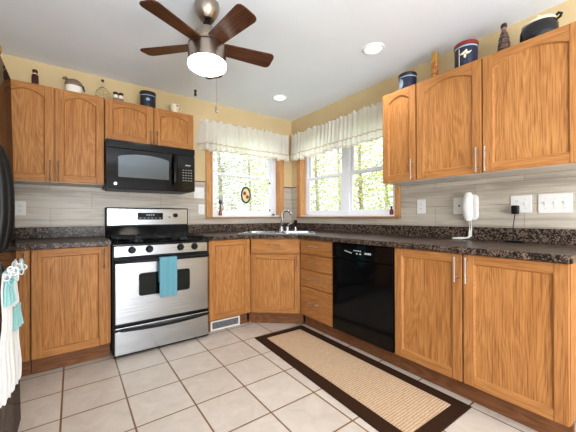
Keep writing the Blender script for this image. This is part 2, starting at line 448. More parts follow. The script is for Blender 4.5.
# ------------------------------------------------------------------ windows (local x along wall, local y into the wall)
def window(name, label, loc, rz, w, units, z0, z1, meet, latch=False, cwr=.062):
    """opening from local x=0..w; y=0 is the wall face"""
    root = thing(name, label, 'window', loc, rz); root['kind'] = 'structure'
    cw = .062
    bm = B()
    box(bm, -cw, 0, -.02, -.0005, z0 - .002, z1 + cw, .003); box(bm, w, w + cwr, -.02, -.0005, z0 - .002, z1 + cw, .003)
    box(bm, 0, w, -.02, -.0005, z1, z1 + cw, .003)
    mk('casing', bm, 'oak_trim', root)
    bm = B()
    box(bm, .0005, .014, -.02, .072, z0, z1 - .0005); box(bm, w - .014, w - .0005, -.02, .072, z0, z1 - .0005); box(bm, .014, w - .014, -.02, .072, z1 - .014, z1 - .0005)
    mk('jamb', bm, 'oak_trim', root)
    bm = B(); box(bm, -cw, w + cwr, -.026, -.0005, z0 - .02, z0 - .003, .003)
    mk('sill_edge', bm, 'oak_h', root)
    bm = B(); box(bm, .015, w - .015, -.014, .073, z0 + .0005, z0 + .014, .002)
    mk('stool', bm, 'white_vinyl', root)
    bm = B(); fw = .03; y0, y1 = .073, .125
    box(bm, .001, units[0][0], y0, y1, z0 + .001, z1); box(bm, units[-1][1], w - .001, y0, y1, z0 + .001, z1)
    box(bm, fw, w - fw, y0, y1, z0 + .001, z0 + .04); box(bm, fw, w - fw, y0, y1, z1 - .03, z1)
    n = len(units)
    for k in range(n - 1):
        m_ = (units[k][1] + units[k + 1][0]) / 2; h_ = (units[k + 1][0] - units[k][1]) / 2
        box(bm, m_ - h_, m_ + h_, y0 - .006, y1, z0 + .04, z1 - .03)
    mk('frame', bm, 'white_vinyl', root, bevel=.003)
    for a, b in units:
        s = .034
        for (lo, hi, ya, yb) in ((z0 + .04, meet + .018, .080, .098), (meet - .018, z1 - .03, .102, .120)):
            bm = B()
            box(bm, a, a + s, ya, yb, lo, hi); box(bm, b - s, b, ya, yb, lo, hi)
            box(bm, a + s, b - s, ya, yb, lo, lo + s); box(bm, a + s, b - s, ya, yb, hi - s, hi)
            sa = mk('sash', bm, 'white_vinyl', root, bevel=.002)
            bm = B(); box(bm, a + s - .002, b - s + .002, (ya + yb) / 2 - .002, (ya + yb) / 2 + .002, lo + s - .002, hi - s + .002)
            mk('pane', bm, 'glass', sa)
            if latch and ya < .1:
                for zz in (lo + s + .012, hi - s - .055):
                    bm = B(); lathe(bm, [(0, 0), (.012, 0), (.012, .006), (0, .008)], seg=12)
                    bmesh.ops.rotate(bm, verts=bm.verts, cent=(0, 0, 0), matrix=Matrix.Rotation(R(90), 3, 'X'))
                    bmesh.ops.translate(bm, verts=bm.verts, vec=(b - s + .006, ya, zz))
                    mk('suction_hook', bm, 'black', sa, 40)
    return root
window('window_1', 'white double-hung window with oak casing beside the range', (W1[0], 0, 0), 0, W1[1] - W1[0], [(.040, W1[1] - W1[0] - .082)], W1[2], W1[3], 1.60, True)
w2w = W2[1] - W2[0]
window('window_2', 'white twin double-hung window with oak casing above the drawers', (0, W2[1], 0), R(-90), w2w, [(.055, .676), (.786, w2w - .066)], W2[2], W2[3], 1.575, False, .04)

# ------------------------------------------------------------------ cabinets (local x left to right, y=0 door face, +y into the wall)
def vpull(parent, x, z0, z1, y=0):
    bm = B(); yb = y - .032
    cyl(bm, (x, yb, z0), (x, yb, z1), .0055, seg=10)
    for z in (z0 + .022, z1 - .022): cyl(bm, (x, yb, z), (x, y, z), .0045, seg=8)
    mk('handle', bm, 'nickel', parent, 40)
def hpull(parent, x0, x1, z, y=0):
    bm = B(); yb = y - .032
    cyl(bm, (x0, yb, z), (x1, yb, z), .0055, seg=10)
    for x in (x0 + .022, x1 - .022): cyl(bm, (x, yb, z), (x, y, z), .0045, seg=8)
    mk('handle', bm, 'nickel', parent, 40)

def door(parent, x0, x1, z0, z1, arch=0, st=.055, rail=None):
    """frame-and-panel door; returns door object with its panel as child"""
    t = .019; rail = rail or st; w = x1 - x0
    top = z1 - (.042 if arch else rail)            # highest point of the opening
    bm = B()
    box(bm, x0, x0 + st, 0, t, z0, z1, .0025, 0); box(bm, x1 - st, x1, 0, t, z0, z1, .0025, 0)
    box(bm, x0 + st, x1 - st, .0006, t, z0 + .0006, z0 + rail, 0, 1)
    a, b = x0 + st, x1 - st; lo = z0 + rail
    n = 16 if arch else 1
    up = []
    for k in range(n + 1):
        s = k / n; zz = top
        if arch: zz = top - arch * (1 - (math.sin(PI * (s * .86 + .07)) - math.sin(PI * .07)) / (1 - math.sin(PI * .07)))
        up.append((a + (b - a) * s, zz))
    plate(bm, up + [(b, z1 - .0006), (a, z1 - .0006)], .0006, t, 1)
    # sticking: bevel ring from the opening edge down to the panel
    outl = [(a, lo), (b, lo)] + up[::-1]
    cx = (a + b) / 2; cz = (lo + top) / 2; e = .007
    ins = []
    for x, z in outl:
        ins.append((x + (e if x < cx - 1e-6 else -e if x > cx + 1e-6 else 0) * (1 if abs(x - a) < 1e-6 or abs(x - b) < 1e-6 else .2), z + (e if z < cz else -e)))
    va = [bm.verts.new((x, .0012, z)) for x, z in outl]; vb = [bm.verts.new((x, .0115, z)) for x, z in ins]
    for i in range(len(outl)):
        j = (i + 1) % len(outl); f = bm.faces.new((va[i], va[j], vb[j], vb[i])); f.material_index = 1 if i else 1
    d = mk('door', bm, ['oak_v', 'oak_h'], parent)
    bm = B(); plate(bm, ins, .0115, .016); mk('panel', bm, 'oak_panel', d)
    return d

def drawer(parent, x0, x1, z0, z1, pull=True, name='drawer'):
    bm = B(); box(bm, x0, x1, .004, .019, z0, z1, 0); box(bm, x0 + .006, x1 - .006, 0, .0045, z0 + .006, z1 - .006, .003)
    d = mk(name, bm, 'oak_h', parent)
    if pull:
        c = (x0 + x1) / 2; hpull(d, c - .062, c + .062, (z0 + z1) / 2 + .012)
    return d

ZT, ZB = .869, .12          # base cabinet
UB, UT = 1.359, 2.097       # upper cabinet
FB, FR, FU, FUR = -.624, -.617, -.326, -.328
def base_box(root, w, depth, toe=True):
    bm = B(); box(bm, .0015, w - .0015, .0205, depth, ZB, ZT - .001)
    mk('body', bm, 'oak_v', root)
    if toe:
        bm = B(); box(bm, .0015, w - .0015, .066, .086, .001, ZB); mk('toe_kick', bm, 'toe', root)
def upper_box(root, w, depth, z0):
    bm = B(); box(bm, .0015, w - .0015, .0205, depth, z0 + .004, UT - .001); mk('body', bm, 'oak_v', root)
    bm = B(); box(bm, .003, w - .003, .022, depth, z0, z0 + .004); tag(mk('bottom_panel', bm, 'melamine', root), 'pale underside panel')

G = .004
def upper(label, loc, rz, w, z0, doors, arch=.048):
    r = thing('wall_cabinet', label, 'cabinet', loc, rz); upper_box(r, w, .322, z0)
    for a, b, px in doors:
        d = door(r, a + G, b - G, z0 + .002, UT - .002, arch)
        pz = z0 + .008
        if px is not None: vpull(d, px, pz, pz + min(.155, .12 if z0 > 1.5 else .155))
    return r
upper('tall two-door oak wall cabinet left of the microwave', (-2.882, FU, 0), 0, .664, UB, [(0, .333, .308), (.333, .664, .358)])
upper('short two-door oak wall cabinet above the microwave', (-2.216, FU, 0), 0, .757, 1.741, [(0, .384, .357), (.384, .757, .411)], .038)
upper('narrow single-door oak wall cabinet next to the right window', (FUR, -1.712, 0), R(-90), .300, UB, [(0, .300, .275)], .042)
upper('wide two-door oak wall cabinet above the white phone', (FUR, -2.014, 0), R(-90), .915, UB, [(0, .447, .422), (.447, .915, .472)])

def base(name, label, loc, rz, w, doors, depth=.615):
    r = thing(name, label, 'cabinet', loc, rz); base_box(r, w, depth)
    for a, b, px in doors:
        d = door(r, a + G, b - G, ZB + .002, ZT - .005, 0, rail=.05)
        if px is not None: vpull(d, px, ZT - .165, ZT - .02)
    return r
r = base('base_cabinet', 'oak base cabinet in the corner partly hidden by the fridge and its towels', (-3.41, FB, 0), 0, .742, [(.35, .742, .714)])
bm = B(); box(bm, .003, .347, .003, .02, ZB + .002, ZT - .005, .002); mk('blind_panel', bm, 'oak_v', r)
base('base_cabinet', 'single-door oak base cabinet left of the gas range', (-2.666, FB, 0), 0, .466, [(0, .447, .42)])
base('base_cabinet', 'single-door oak base cabinet between the range and the sink', (-1.424, FB, 0), 0, .431, [(0, .431, None)])
# diagonal sink base
P1 = Vector((-.990, FB)); P2 = Vector((FR, -.956)); D = (P2 - P1); dw = D.length; ang = math.atan2(D.y, D.x); D.normalize(); NV = Vector((D.y, -D.x))
r = thing('sink_base_cabinet', 'diagonal oak corner cabinet under the sink', 'cabinet', (P1.x, P1.y, 0), ang)
inv = Matrix.Rotation(-ang, 2)
def loc2(x, y): v = inv @ (Vector((x, y)) - P1); return (v.x, v.y)
bm = B(); prism(bm, [(.001, .0205), (dw - .001, .0205), loc2(FR + .019, -.9545), loc2(-.005, -.9545), loc2(-.005, -.005), loc2(-.9905, -.005), loc2(-.9905, FB + .019)], ZB, .705)
box(bm, .001, dw - .001, .0205, .036, .705, ZT - .001)
mk('body', bm, 'oak_v', r)
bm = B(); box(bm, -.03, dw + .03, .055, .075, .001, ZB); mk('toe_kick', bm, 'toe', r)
drawer(r, .004, dw - .004, .718, ZT - .005, True, 'false_front')
d = door(r, .004, dw - .004, ZB + .002, .708, 0, .05, .045); vpull(d, dw - .03, .555, .69)
# drawer bank
r = thing('drawer_cabinet', 'oak cabinet of four drawers between sink and dishwasher', 'cabinet', (FR, -.957, 0), R(-90)); dwid = .451
base_box(r, dwid, .61)
for a, b in ((ZB + .002, .403), (.409, .568), (.574, .720), (.726, ZT - .005)): drawer(r, .004, dwid - .004, a, b)
r = base('base_cabinet', 'wide two-door oak base cabinet under the phone and outlets', (FR, -2.016, 0), R(-90), .906, [(0, .449, .418), (.449, .906, .477)], .612)

# toe kick under the dishwasher
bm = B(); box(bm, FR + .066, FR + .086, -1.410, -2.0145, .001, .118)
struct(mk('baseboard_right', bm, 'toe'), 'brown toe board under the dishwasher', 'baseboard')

# ------------------------------------------------------------------ countertops
CT0, CT1 = ZT, .907
r = tag(None or thing('countertop', 'dark speckled countertop left of the gas range', 'countertop'), None)
bm = B(); box(bm, XL + .002, -2.200, -.646, -.0095, CT0, CT1, .004, seg=2); mk('slab', bm, 'granite', r)
bm = B(); box(bm, XL + .002, -2.200, -.028, -.0095, CT1, 1.003, .003); mk('backsplash_lip', bm, 'granite', r)

r = thing('countertop', 'dark speckled countertop wrapping the corner sink to the phone wall', 'countertop')
off = .024
q1 = P1 + NV * off; 
def isect_y(y): t = (y - q1.y) / D.y; return (q1.x + D.x * t, y)
def isect_x(x): t = (x - q1.x) / D.x; return (x, q1.y + D.y * t)
outer = [(-1.430, -.0095), (-1.430, -.646), isect_y(-.646), isect_x(-.641), (-.641, -2.935), (-.0095, -2.935), (-.0095, -.0095)]
SCN = (P1 + P2) / 2 - NV * .315          # sink centre
def sl(u, v): p = SCN + D * u + NV * v; return (p.x, p.y)   # sink-local -> world (v towards the room)
hole = [sl(-.385, -.225), sl(.385, -.225), sl(.385, .225), sl(-.385, .225)]
bm = B()
es = []
for loop in (outer, hole):
    vs = [bm.verts.new((x, y, CT1)) for x, y in loop]
    es += [bm.edges.new((vs[i], vs[(i + 1) % len(vs)])) for i in range(len(vs))]
bmesh.ops.triangle_fill(bm, use_beauty=True, use_dissolve=False, edges=es)
g = bmesh.ops.extrude_face_region(bm, geom=list(bm.faces))
bmesh.ops.translate(bm, verts=[e for e in g['geom'] if isinstance(e, bmesh.types.BMVert)], vec=(0, 0, CT0 - CT1))
mk('slab', bm, 'granite', r, bevel=.004)
bm = B(); box(bm, -1.430, -.0095, -.028, -.0095, CT1, 1.003, .003); box(bm, -.028, -.0095, -2.935, -.0285, CT1, 1.003, .003)
mk('backsplash_lip', bm, 'granite', r)

# ------------------------------------------------------------------ sink, faucet, sprayer, soap pump
r = thing('kitchen_sink', 'stainless double-bowl sink set in the corner countertop', 'sink', (SCN.x, SCN.y, CT1), ang)
bm = B()
o_ = rrect(-.405, .405, -.245, .245, .05)
n_ = len(o_)
zt = .008
vo = [bm.verts.new((x, y, .001)) for x, y in o_]
vi = [bm.verts.new((x * .985, y * .975, zt)) for x, y in o_]
for i in range(n_): bm.faces.new((vo[i], vo[(i + 1) % n_], vi[(i + 1) % n_], vi[i]))
es = [bm.edges.get((vi[i], vi[(i + 1) % n_])) for i in range(n_)]
bowls = (rrect(-.375, -.02, -.215, .155, .06), rrect(.02, .375, -.215, .155, .06))
rims = []
bowls = tuple([(x, -y) for x, y in b] for b in bowls)
for b in bowls:
    vs = [bm.verts.new((x, y, zt)) for x, y in b]; rims.append(vs)
    es += [bm.edges.new((vs[i], vs[(i + 1) % len(vs)])) for i in range(len(vs))]
bmesh.ops.triangle_fill(bm, use_beauty=True, use_dissolve=False, edges=es)
for vs in rims:
    cxx = sum(v.co.x for v in vs) / len(vs); cyy = sum(v.co.y for v in vs) / len(vs); prev = vs
    for s, z in ((.985, -.02), (.96, -.14), (.88, -.165), (.1, -.17)):
        nv = [bm.verts.new((cxx + (v.co.x - cxx) * s, cyy + (v.co.y - cyy) * s, z)) for v in vs]
        for i in range(len(vs)): bm.faces.new((prev[i], prev[(i + 1) % len(vs)], nv[(i + 1) % len(vs)], nv[i]))
        prev = nv
    bm.faces.new(prev)
mk('basin', bm, 'steel_sink', r, 35)
for x in (-.1975, .1975):
    bm = B(); lathe(bm, [(.0, .002), (.03, .002), (.042, .004), (.044, 0)], (x, .03, -.1705), 20); mk('drain', bm, 'chrome', r, 40)

fx, fy = sl(.005, -.205)
r = thing('faucet', 'chrome gooseneck faucet behind the corner sink', 'faucet', (fx, fy, CT1 + .0085), R(28))
bm = B(); lathe(bm, [(0, 0), (.03, 0), (.028, .012), (.02, .03), (.017, .05), (0, .05)]); mk('base', bm, 'chrome', r, 40)
pts = [(0, 0, .04), (.0, -.006, .12)] + [(.0, -.072 + .058 * math.cos(t), .178 + .058 * math.sin(t)) for t in [R(a) for a in range(0, 166, 15)]] 
bm = B(); tube(bm, pts, [.014] * (len(pts) - 1) + [.013], 12); mk('spout', bm, 'chrome', r, 50)
fx2, fy2 = sl(.07, -.205)
bm = B(); lathe(bm, [(0, 0), (.022, 0), (.02, .03), (.014, .045), (0, .048)], (.10, -.03, 0)); tube(bm, [(.10, -.03, .04), (.105, -.05, .075), (.11, -.09, .095)], [.009, .008, .006], 8)
mk('lever_handle', bm, 'chrome', r, 40)
sx_, sy_ = sl(.17, -.205)
r = thing('sink_sprayer', 'black-topped side sprayer right of the faucet', 'sprayer', (sx_, sy_, CT1 + .0085))
bm = B(); lathe(bm, [(0, 0), (.022, 0), (.02, .012), (.012, .03), (.011, .05), (0, .05)], seg=18); mk('holder', bm, 'chrome', r, 40)
bm = B(); lathe(bm, [(.009, .045), (.011, .07), (.014, .09), (.02, .105), (.019, .125), (.008, .132), (0, .132)], seg=18); mk('spray_head', bm, 'black', r, 40)

# ------------------------------------------------------------------ gas range
SL, SR = -2.194, -1.436; sw = SR - SL
r = thing('gas_range', 'stainless gas range with black cooktop and teal towel on its door', 'range', (SL, -.65, 0))
bm = B(); box(bm, 0, sw, .012, .632, .03, .862, .004)
for x in (.04, sw - .04):
    for y in (.06, .58): cyl(bm, (x, y, 0), (x, y, .03), .018, seg=12)
mk('body', bm, 'black', r)
bm = B()
# cooktop: shallow tray with raised rim and front lip
box(bm, -.002, sw + .002, -.012, .585, .862, .878, .006, seg=2)
box(bm, .03, sw - .03, .03, .56, .878, .884, .003)
mk('cooktop', bm, 'black_gloss', r)
for bx in (.19, sw - .19):
    for by in (.16, .43):
        bm = B(); lathe(bm, [(0, .0), (.052, 0), (.05, .008), (.036, .012), (.036, .02), (.03, .024), (0, .024)], (bx, by, .884), 22); mk('burner', bm, 'black_iron', r, 35)
for gx in (.04, sw / 2 + .012):
    w_ = sw / 2 - .052; bm = B(); z = .915
    def bar(x0, y0, x1, y1, zz=z, rr=.0065): tube(bm, [(x0, y0, zz), (x1, y1, zz)], rr, 6)
    x0, x1, y0, y1 = gx, gx + w_, .04, .55
    for y in (y0, (y0 + y1) / 2, y1): bar(x0, y, x1, y)
    for x in (x0, x1): bar(x, y0, x, y1)
    cxm = (x0 + x1) / 2
    for cy in (.16, .43):
        bar(cxm, cy - .11, cxm, cy - .03); bar(cxm, cy + .03, cxm, cy + .11)
        bar(x0, cy, cxm - .03, cy); bar(cxm + .03, cy, x1, cy)
    for x in (x0, x1):
        for y in (y0, (y0 + y1) / 2, y1): tube(bm, [(x, y, .884), (x, y, z)], .0065, 6)
    mk('grate', bm, 'black_iron', r)
# control panel
bm = B(); plate(bm, rrect(.012, sw - .012, .776, .858, .008), .0, .02); mk('control_panel', bm, 'steel', r, bevel=.003)
for kx in (.135, .262, .508, .629):
    bm = B(); lathe(bm, [(0, .03), (.019, .03), (.022, .024), (.023, .008), (.029, .004), (.029, 0), (0, 0)], seg=20)
    box(bm, -.004, .004, -.017, .017, .028, .036, .001)
    bmesh.ops.rotate(bm, verts=bm.verts, cent=(0, 0, 0), matrix=Matrix.Rotation(R(90), 3, 'X'))
    bmesh.ops.translate(bm, verts=bm.verts, vec=(kx, 0, .826)); mk('knob', bm, 'black', r, 40)
# oven door
bm = B(); box(bm, .008, sw - .008, -.006, .012, .245, .765, .004); mk('door_liner', bm, 'black', r)
bm = B(); plate(bm, rrect(.014, sw - .014, .262, .748, .012), -.028, -.006)
od = mk('oven_door', bm, 'steel', r, bevel=.006)
bm = B(); plate(bm, rrect(.178, sw - .18, .462, .642, .02), -.031, -.0275); mk('window', bm, 'dark_glass', od, bevel=.001)
bm = B(); plate(bm, rrect(.012, sw - .012, .728, .762, .012), -.040, -.026); pts = [(.02, -.036, .745), (.03, -.06, .745), (.06, -.072, .745), (sw - .06, -.072, .745), (sw - .03, -.06, .745), (sw - .02, -.036, .745)]
tube(bm, pts, .013, 10); mk('door_handle', bm, 'black', od, 40)
# drawer
bm = B(); plate(bm, rrect(.012, sw - .012, .026, .236, .01), -.024, .012); dr = mk('storage_drawer', bm, 'steel', r, bevel=.005)
pts = [(.014 + (sw - .028) * k / 16, -.034 - .022 * math.sin(PI * k / 16), .222 - .012 * math.sin(PI * k / 16)) for k in range(17)]
bm = B(); tube(bm, pts, .012, 10); mk('drawer_handle', bm, 'black', dr, 40)
bm = B(); box(bm, .01, sw - .01, -.012, .012, .012, .024, .003); mk('kick_strip', bm, 'black', r)
# backguard
bm = B(); box(bm, .0, sw, .585, .632, .862, 1.176, .006, seg=2); bg_ = mk('backguard', bm, 'black', r)
bm = B(); plate(bm, rrect(.012, sw - .012, 1.008, 1.166, .006), .574, .586); mk('fascia', bm, 'steel', bg_, bevel=.003)
bm = B(); plate(bm, rrect(.268, .50, 1.06, 1.128, .006), .571, .575); mk('clock_panel', bm, 'dark_glass', bg_)
for k in range(6):
    bm = B(); box(bm, .285 + .035 * k, .305 + .035 * k, .5700, .5712, 1.072, 1.079); mk('button', bm, 'grey_mark', bg_)
for k in range(4):
    bm = B(); box(bm, .345 + .02 * k, .357 + .02 * k, .5700, .5712, 1.098, 1.116); mk('clock_digit', bm, 'grey_mark', bg_)
bm = B(); lathe(bm, [(0, .028), (.018, .028), (.021, .022), (.023, 0), (0, 0)], seg=20)
bmesh.ops.rotate(bm, verts=bm.verts, cent=(0, 0, 0), matrix=Matrix.Rotation(R(90), 3, 'X')); bmesh.ops.translate(bm, verts=bm.verts, vec=(.622, .574, 1.102)); mk('oven_knob', bm, 'black', bg_, 40)
bm = B(); box(bm, .556, .572, .570, .5745, 1.08, 1.09, .001); mk('light_switch', bm, 'black', bg_)
# sloped black apron under the fascia
bm = B()
a = [(0.006, .580, .882), (.006, .584, 1.0), (.006, .54, .882)]
v1 = [bm.verts.new(p) for p in a]; v2 = [bm.verts.new((sw - .006, p[1], p[2])) for p in a]
bm.faces.new(v1); bm.faces.new(v2[::-1])
for i in range(3): bm.faces.new((v1[i], v1[(i + 1) % 3], v2[(i + 1) % 3], v2[i]))
mk('vent_apron', bm, 'black_gloss', r)

# teal towel over the oven handle
random.seed(4)
def towel_mesh(bm, x0, x1, path, seg=14, amp=.006, freq=3, taper=0, jag=0, th=.004):
    """path = list of (y,z); folds run along the path"""
    n = len(path); front = []; back = []
    for i, (y, z) in enumerate(path):
        s = i / (n - 1); ra = []; rb = []
        for k in range(seg + 1):
            t = k / seg; xm = (x0 + x1) / 2; hw = (x1 - x0) / 2 * (1 - taper * (1 - s))
            yy = y + amp * math.sin(2 * PI * freq * t + 1.3 * s) * (.4 + .6 * s)
            zz = z - (jag * (k % 2) if i == n - 1 else 0)
            ra.append(bm.verts.new((xm + hw * (2 * t - 1), yy, zz))); rb.append(bm.verts.new((xm + hw * (2 * t - 1), yy + th, zz)))
        front.append(ra); back.append(rb)
    for g in (front, back):
        for i in range(n - 1):
            for k in range(seg): bm.faces.new((g[i][k], g[i][k + 1], g[i + 1][k + 1], g[i + 1][k]))
    for i in range(n - 1):
        for k in (0, seg): bm.faces.new((front[i][k], front[i + 1][k], back[i + 1][k], back[i][k]))
    for i in (0, n - 1):
        for k in range(seg): bm.faces.new((front[i][k], front[i][k + 1], back[i][k + 1], back[i][k]))
r = thing('dish_towel', 'teal terry towel hanging over the oven door handle', 'towel', (SL, -.65, 0))
hx0, hx1 = .318, .452
path = [(-.0915, .47 + .03 * k) for k in range(0, 10)]
path = [(-.094, .448 + .0325 * k) for k in range(10)] + [(-.088, .757), (-.074, .7625), (-.058, .756)] + [(-.0548, .70), (-.0545, .63), (-.0545, .56)]
path = path[::-1]
bm = B(); towel_mesh(bm, hx0, hx1, path, 20, .0028, 3.0, th=-.0045); mk('cloth', bm, 'teal', r, 60)
bm = B()
for k in range(22):
    x = hx0 + .003 + (hx1 - hx0 - .006) * k / 21
    tube(bm, [(x, -.094, .452), (x + random.uniform(-.002, .002), -.096, .436)], .0018, 5)
mk('fringe', bm, 'teal', r)

# ------------------------------------------------------------------ over-the-range microwave
mz0, mz1 = 1.330, 1.738; mw = .742
r = thing('microwave', 'black over-the-range microwave under the short wall cabinet', 'microwave', (-2.214, -.388, 0))
bm = B(); box(bm, 0, mw, .022, .378, mz0 + .012, mz1, .003)
v = box(bm, .02, mw - .02, .03, .36, mz0 - .004, mz0 + .012); mk('body', bm, 'black', r)
bm = B(); plate(bm, rrect(0, mw, mz1 - .062, mz1, .006), .0, .022)
for k in range(3): box(bm, .02, mw - .02, -.003, .001, mz1 - .05 + .015 * k, mz1 - .043 + .015 * k)
mk('vent_grille', bm, 'black_gloss', r)
dx1 = .575
bm = B(); plate(bm, rrect(0, dx1, mz0, mz1 - .066, .012), .0, .022); md = mk('door', bm, 'black_gloss', r, bevel=.003)
# window with arched top
wa, wb, wz0, wz1 = .09, .50, mz0 + .098, mz1 - .135
pp = [(wa, wz0), (wb, wz0)] + [(wb - (wb - wa) * k / 12, wz1 + .03 * math.sin(PI * k / 12) ** .8) for k in range(13)]
bm = B(); plate(bm, pp, -.003, .001); mk('window', bm, 'mw_glass', md)
bm = B(); tube(bm, [(dx1 - .03, 0, mz0 + .05), (dx1 - .03, -.03, mz0 + .075), (dx1 - .032, -.042, mz0 + .15), (dx1 - .032, -.042, mz0 + .24), (dx1 - .03, -.03, mz0 + .31), (dx1 - .03, 0, mz0 + .335)], .013, 10); mk('handle', bm, 'black_gloss', md, 50)
bm = B(); lathe(bm, [(0, 0), (.013, 0), (.013, .003), (0, .004)], seg=20); bmesh.ops.rotate(bm, verts=bm.verts, cent=(0, 0, 0), matrix=Matrix.Rotation(R(90), 3, 'X')); bmesh.ops.translate(bm, verts=bm.verts, vec=(.07, -.0002, mz0 + .04)); mk('round_badge', bm, 'nickel', md, 40)
bm = B(); plate(bm, rrect(dx1 + .003, mw, mz0, mz1 - .066, .008), .0, .022); cp = mk('control_panel', bm, 'black_gloss', r, bevel=.002)
bm = B(); box(bm, .64, .71, -.0018, .0005, mz0 + .235, mz0 + .262); mk('display', bm, 'dark_glass', cp)
for i in range(4):
    for j in range(5):
        bm = B(); box(bm, .625 + .025 * i, .639 + .025 * i, -.0012, .0005, mz0 + .10 + .025 * j, mz0 + .106 + .025 * j); mk('button', bm, 'grey_mark', cp)
bm = B(); box(bm, .65, .70, -.0022, .0005, mz0 + .243, mz0 + .254); mk('display_digits', bm, 'grey_mark', cp)

# ------------------------------------------------------------------ dishwasher
r = thing('dishwasher', 'black dishwasher between the drawers and the two-door base cabinet', 'dishwasher', (FR, -1.4125, 0), R(-90)); w_ = .600
bm = B(); box(bm, .003, w_ - .003, .022, .60, .122, .866); mk('tub', bm, 'black', r)
bm = B(); plate(bm, rrect(.002, w_ - .002, .122, .735, .006), -.004, .022); mk('door', bm, 'black_gloss', r, bevel=.003)
bm = B()
pp = [(.002, .742), (.10, .742)] + [(.10 + .40 * k / 14, .742 - .0 + .0) for k in range(1, 14)] + [(w_ - .10, .742), (w_ - .002, .742), (w_ - .002, .862), (.002, .862)]
plate(bm, [(.002, .740), (w_ - .002, .740), (w_ - .002, .862), (.002, .862)], -.006, .022); cp = mk('control_panel', bm, 'black_gloss', r, bevel=.003)
pp = [(.10 + .40 * k / 20, .802 - .030 * math.sin(PI * k / 20)) for k in range(21)] + [(.50 - .40 * k / 20, .802 + .022 * math.sin(PI * k / 20)) for k in range(1, 20)]
bm = B(); plate(bm, pp, -.010, -.005); mk('button_lens', bm, 'dark_glass', cp)
for x, dx, zz, dz in [(.15 + .016 * k, .010, .800 - .003 * k, .007) for k in range(5)] + [(.245 + .02 * k, .013, .810, .006) for k in range(4)] + [(.27 + .035 * k, .014, .786, .008) for k in range(2)] + [(.355 + .016 * k, .011, .792, .013) for k in range(4)]:
    bm = B(); box(bm, x, x + dx, -.0112, -.0095, zz, zz + dz); mk('button', bm, 'white_mark', cp)

# ------------------------------------------------------------------ refrigerator (faces +x, leaning back a touch)
fr = thing('refrigerator', 'glossy black refrigerator at the left edge with towels on its handle', 'refrigerator', (-3.388, -1.27, .0), R(90))
# local x runs along world +y reversed: build with x = -(y+1.27), y = depth from the back, using its own frame
fr.rotation_euler = (0, 0, 0)
tilt = R(1.18)
FM = Matrix.Rotation(-tilt, 4, 'Y')     # lean back about the rear bottom edge
def fmk(name, bm, m, parent, **k):
    bmesh.ops.transform(bm, matrix=FM, verts=bm.verts); return mk(name, bm, m, parent, **k)
DF = .745                                # door face distance from the rear
bm = B(); box(bm, .0, .665, -.90, -.004, .03, 1.745, .006)
for y in (-.06, -.84):
    for x in (.05, .6): cyl(bm, (x, y, .002), (x, y, .03), .02, seg=10)
fmk('body', bm, 'black', fr)
doors = []
for y0, y1 in ((-.445, 0.0), (-.90, -.453)):
    bm = B(); box(bm, .67, DF, y0, y1, .06, 1.762, .014, seg=3)
    doors.append(fmk('door', bm, 'fridge_black', fr, smooth=40))
for dd, hy in zip(doors, (-.375, -.515)):
    pts = []
    for k in range(17):
        t = k / 16; s = min(1, math.sin(PI * t) ** .55 * 1.02)
        pts.append((DF - .012 + .037 * s, hy, .925 + .43 * t))
    bm = B(); tube(bm, pts, .0185, 12); fmk('handle', bm, 'black', dd, smooth=50)
bm = B(); box(bm, .60, .66, -.88, -.02, .035, .058); fmk('kick_grille', bm, 'black', fr)

# towels hanging from the refrigerator handle
def fridge_towel(label, x, y, rz, w, ztop, zbot, band, seed):
    random.seed(seed)
    t = thing('hand_towel', label, 'towel', (x, y, 0), R(rz), 'towels on the refrigerator handles')
    n = 14; path = [(0.003 * math.sin(k * .9), ztop + (zbot - ztop) * k / n) for k in range(n + 1)]
    bm = B(); towel_mesh(bm, -w / 2, w / 2, path, 18, .006, 2.5, .45, .012, .005); mk('cloth', bm, 'white_terry', t, 60)
    path2 = [(-.010 + .002 * math.sin(k), band[0] + (band[1] - band[0]) * k / 5) for k in range(6)]
    bm = B(); towel_mesh(bm, -w * .36, w * .36, path2, 14, .006, 2.5, .1, 0, .006); tag(mk('crochet_band', bm, 'teal_lace', t, 60), 'teal crochet band')
    for k in range(12):
        a = -w * .34 + w * .68 * k / 11; rr = random.uniform(.007, .014)
        c = Vector((a, -.010 + random.uniform(-.012, .012), ztop + random.uniform(-.03, .012)))
        pl_ = random.uniform(0, PI)
        bm = B(); tube(bm, [c + Vector((math.cos(pl_) * rr * math.cos(q), math.sin(pl_) * rr * math.cos(q), 1.3 * rr * math.sin(q))) for q in [2 * PI * j / 10 for j in range(10)]], .0026, 5, closed=True)
        mk('loop', bm, 'teal_lace' if k % 3 == 1 else 'white_terry', t, 60)
    return t
fridge_towel('white towel with scalloped hem on the nearer fridge handle, at the very edge', -2.634, -1.735, 84, .12, .88, .415, (.85, .76), 3)
fridge_towel('white and teal towel on the fridge handle nearest the base cabinet', -2.632, -1.56, 85, .13, .885, .385, (.715, .62), 5)

# decorative basket on top of the refrigerator
r = thing('decorative_bowl', 'brown and gold striped bowl on top of the refrigerator', 'bowl', (-2.80, -1.42, 1.7785))
M['gold'] = mat('gold_glaze', (190, 150, 60), .3, .4); M['brown_glaze'] = mat('brown_glaze', (62, 38, 26), .25)
M['cream'] = mat('cream_glaze', (226, 212, 182), .4)
bm = B(); lathe(bm, [(0, 0), (.06, 0), (.085, .02), (.105, .05)], seg=28); mk('bowl', bm, 'brown_glaze', r, 40)
bm = B(); lathe(bm, [(.105, .05), (.109, .062), (.108, .075), (.1, .085)], seg=28); mk('rim_band', bm, 'gold', r, 40)
bm = B(); lathe(bm, [(.1, .085), (.07, .105), (.03, .118), (0, .12)], seg=28); mk('lid', bm, 'cream', r, 40)

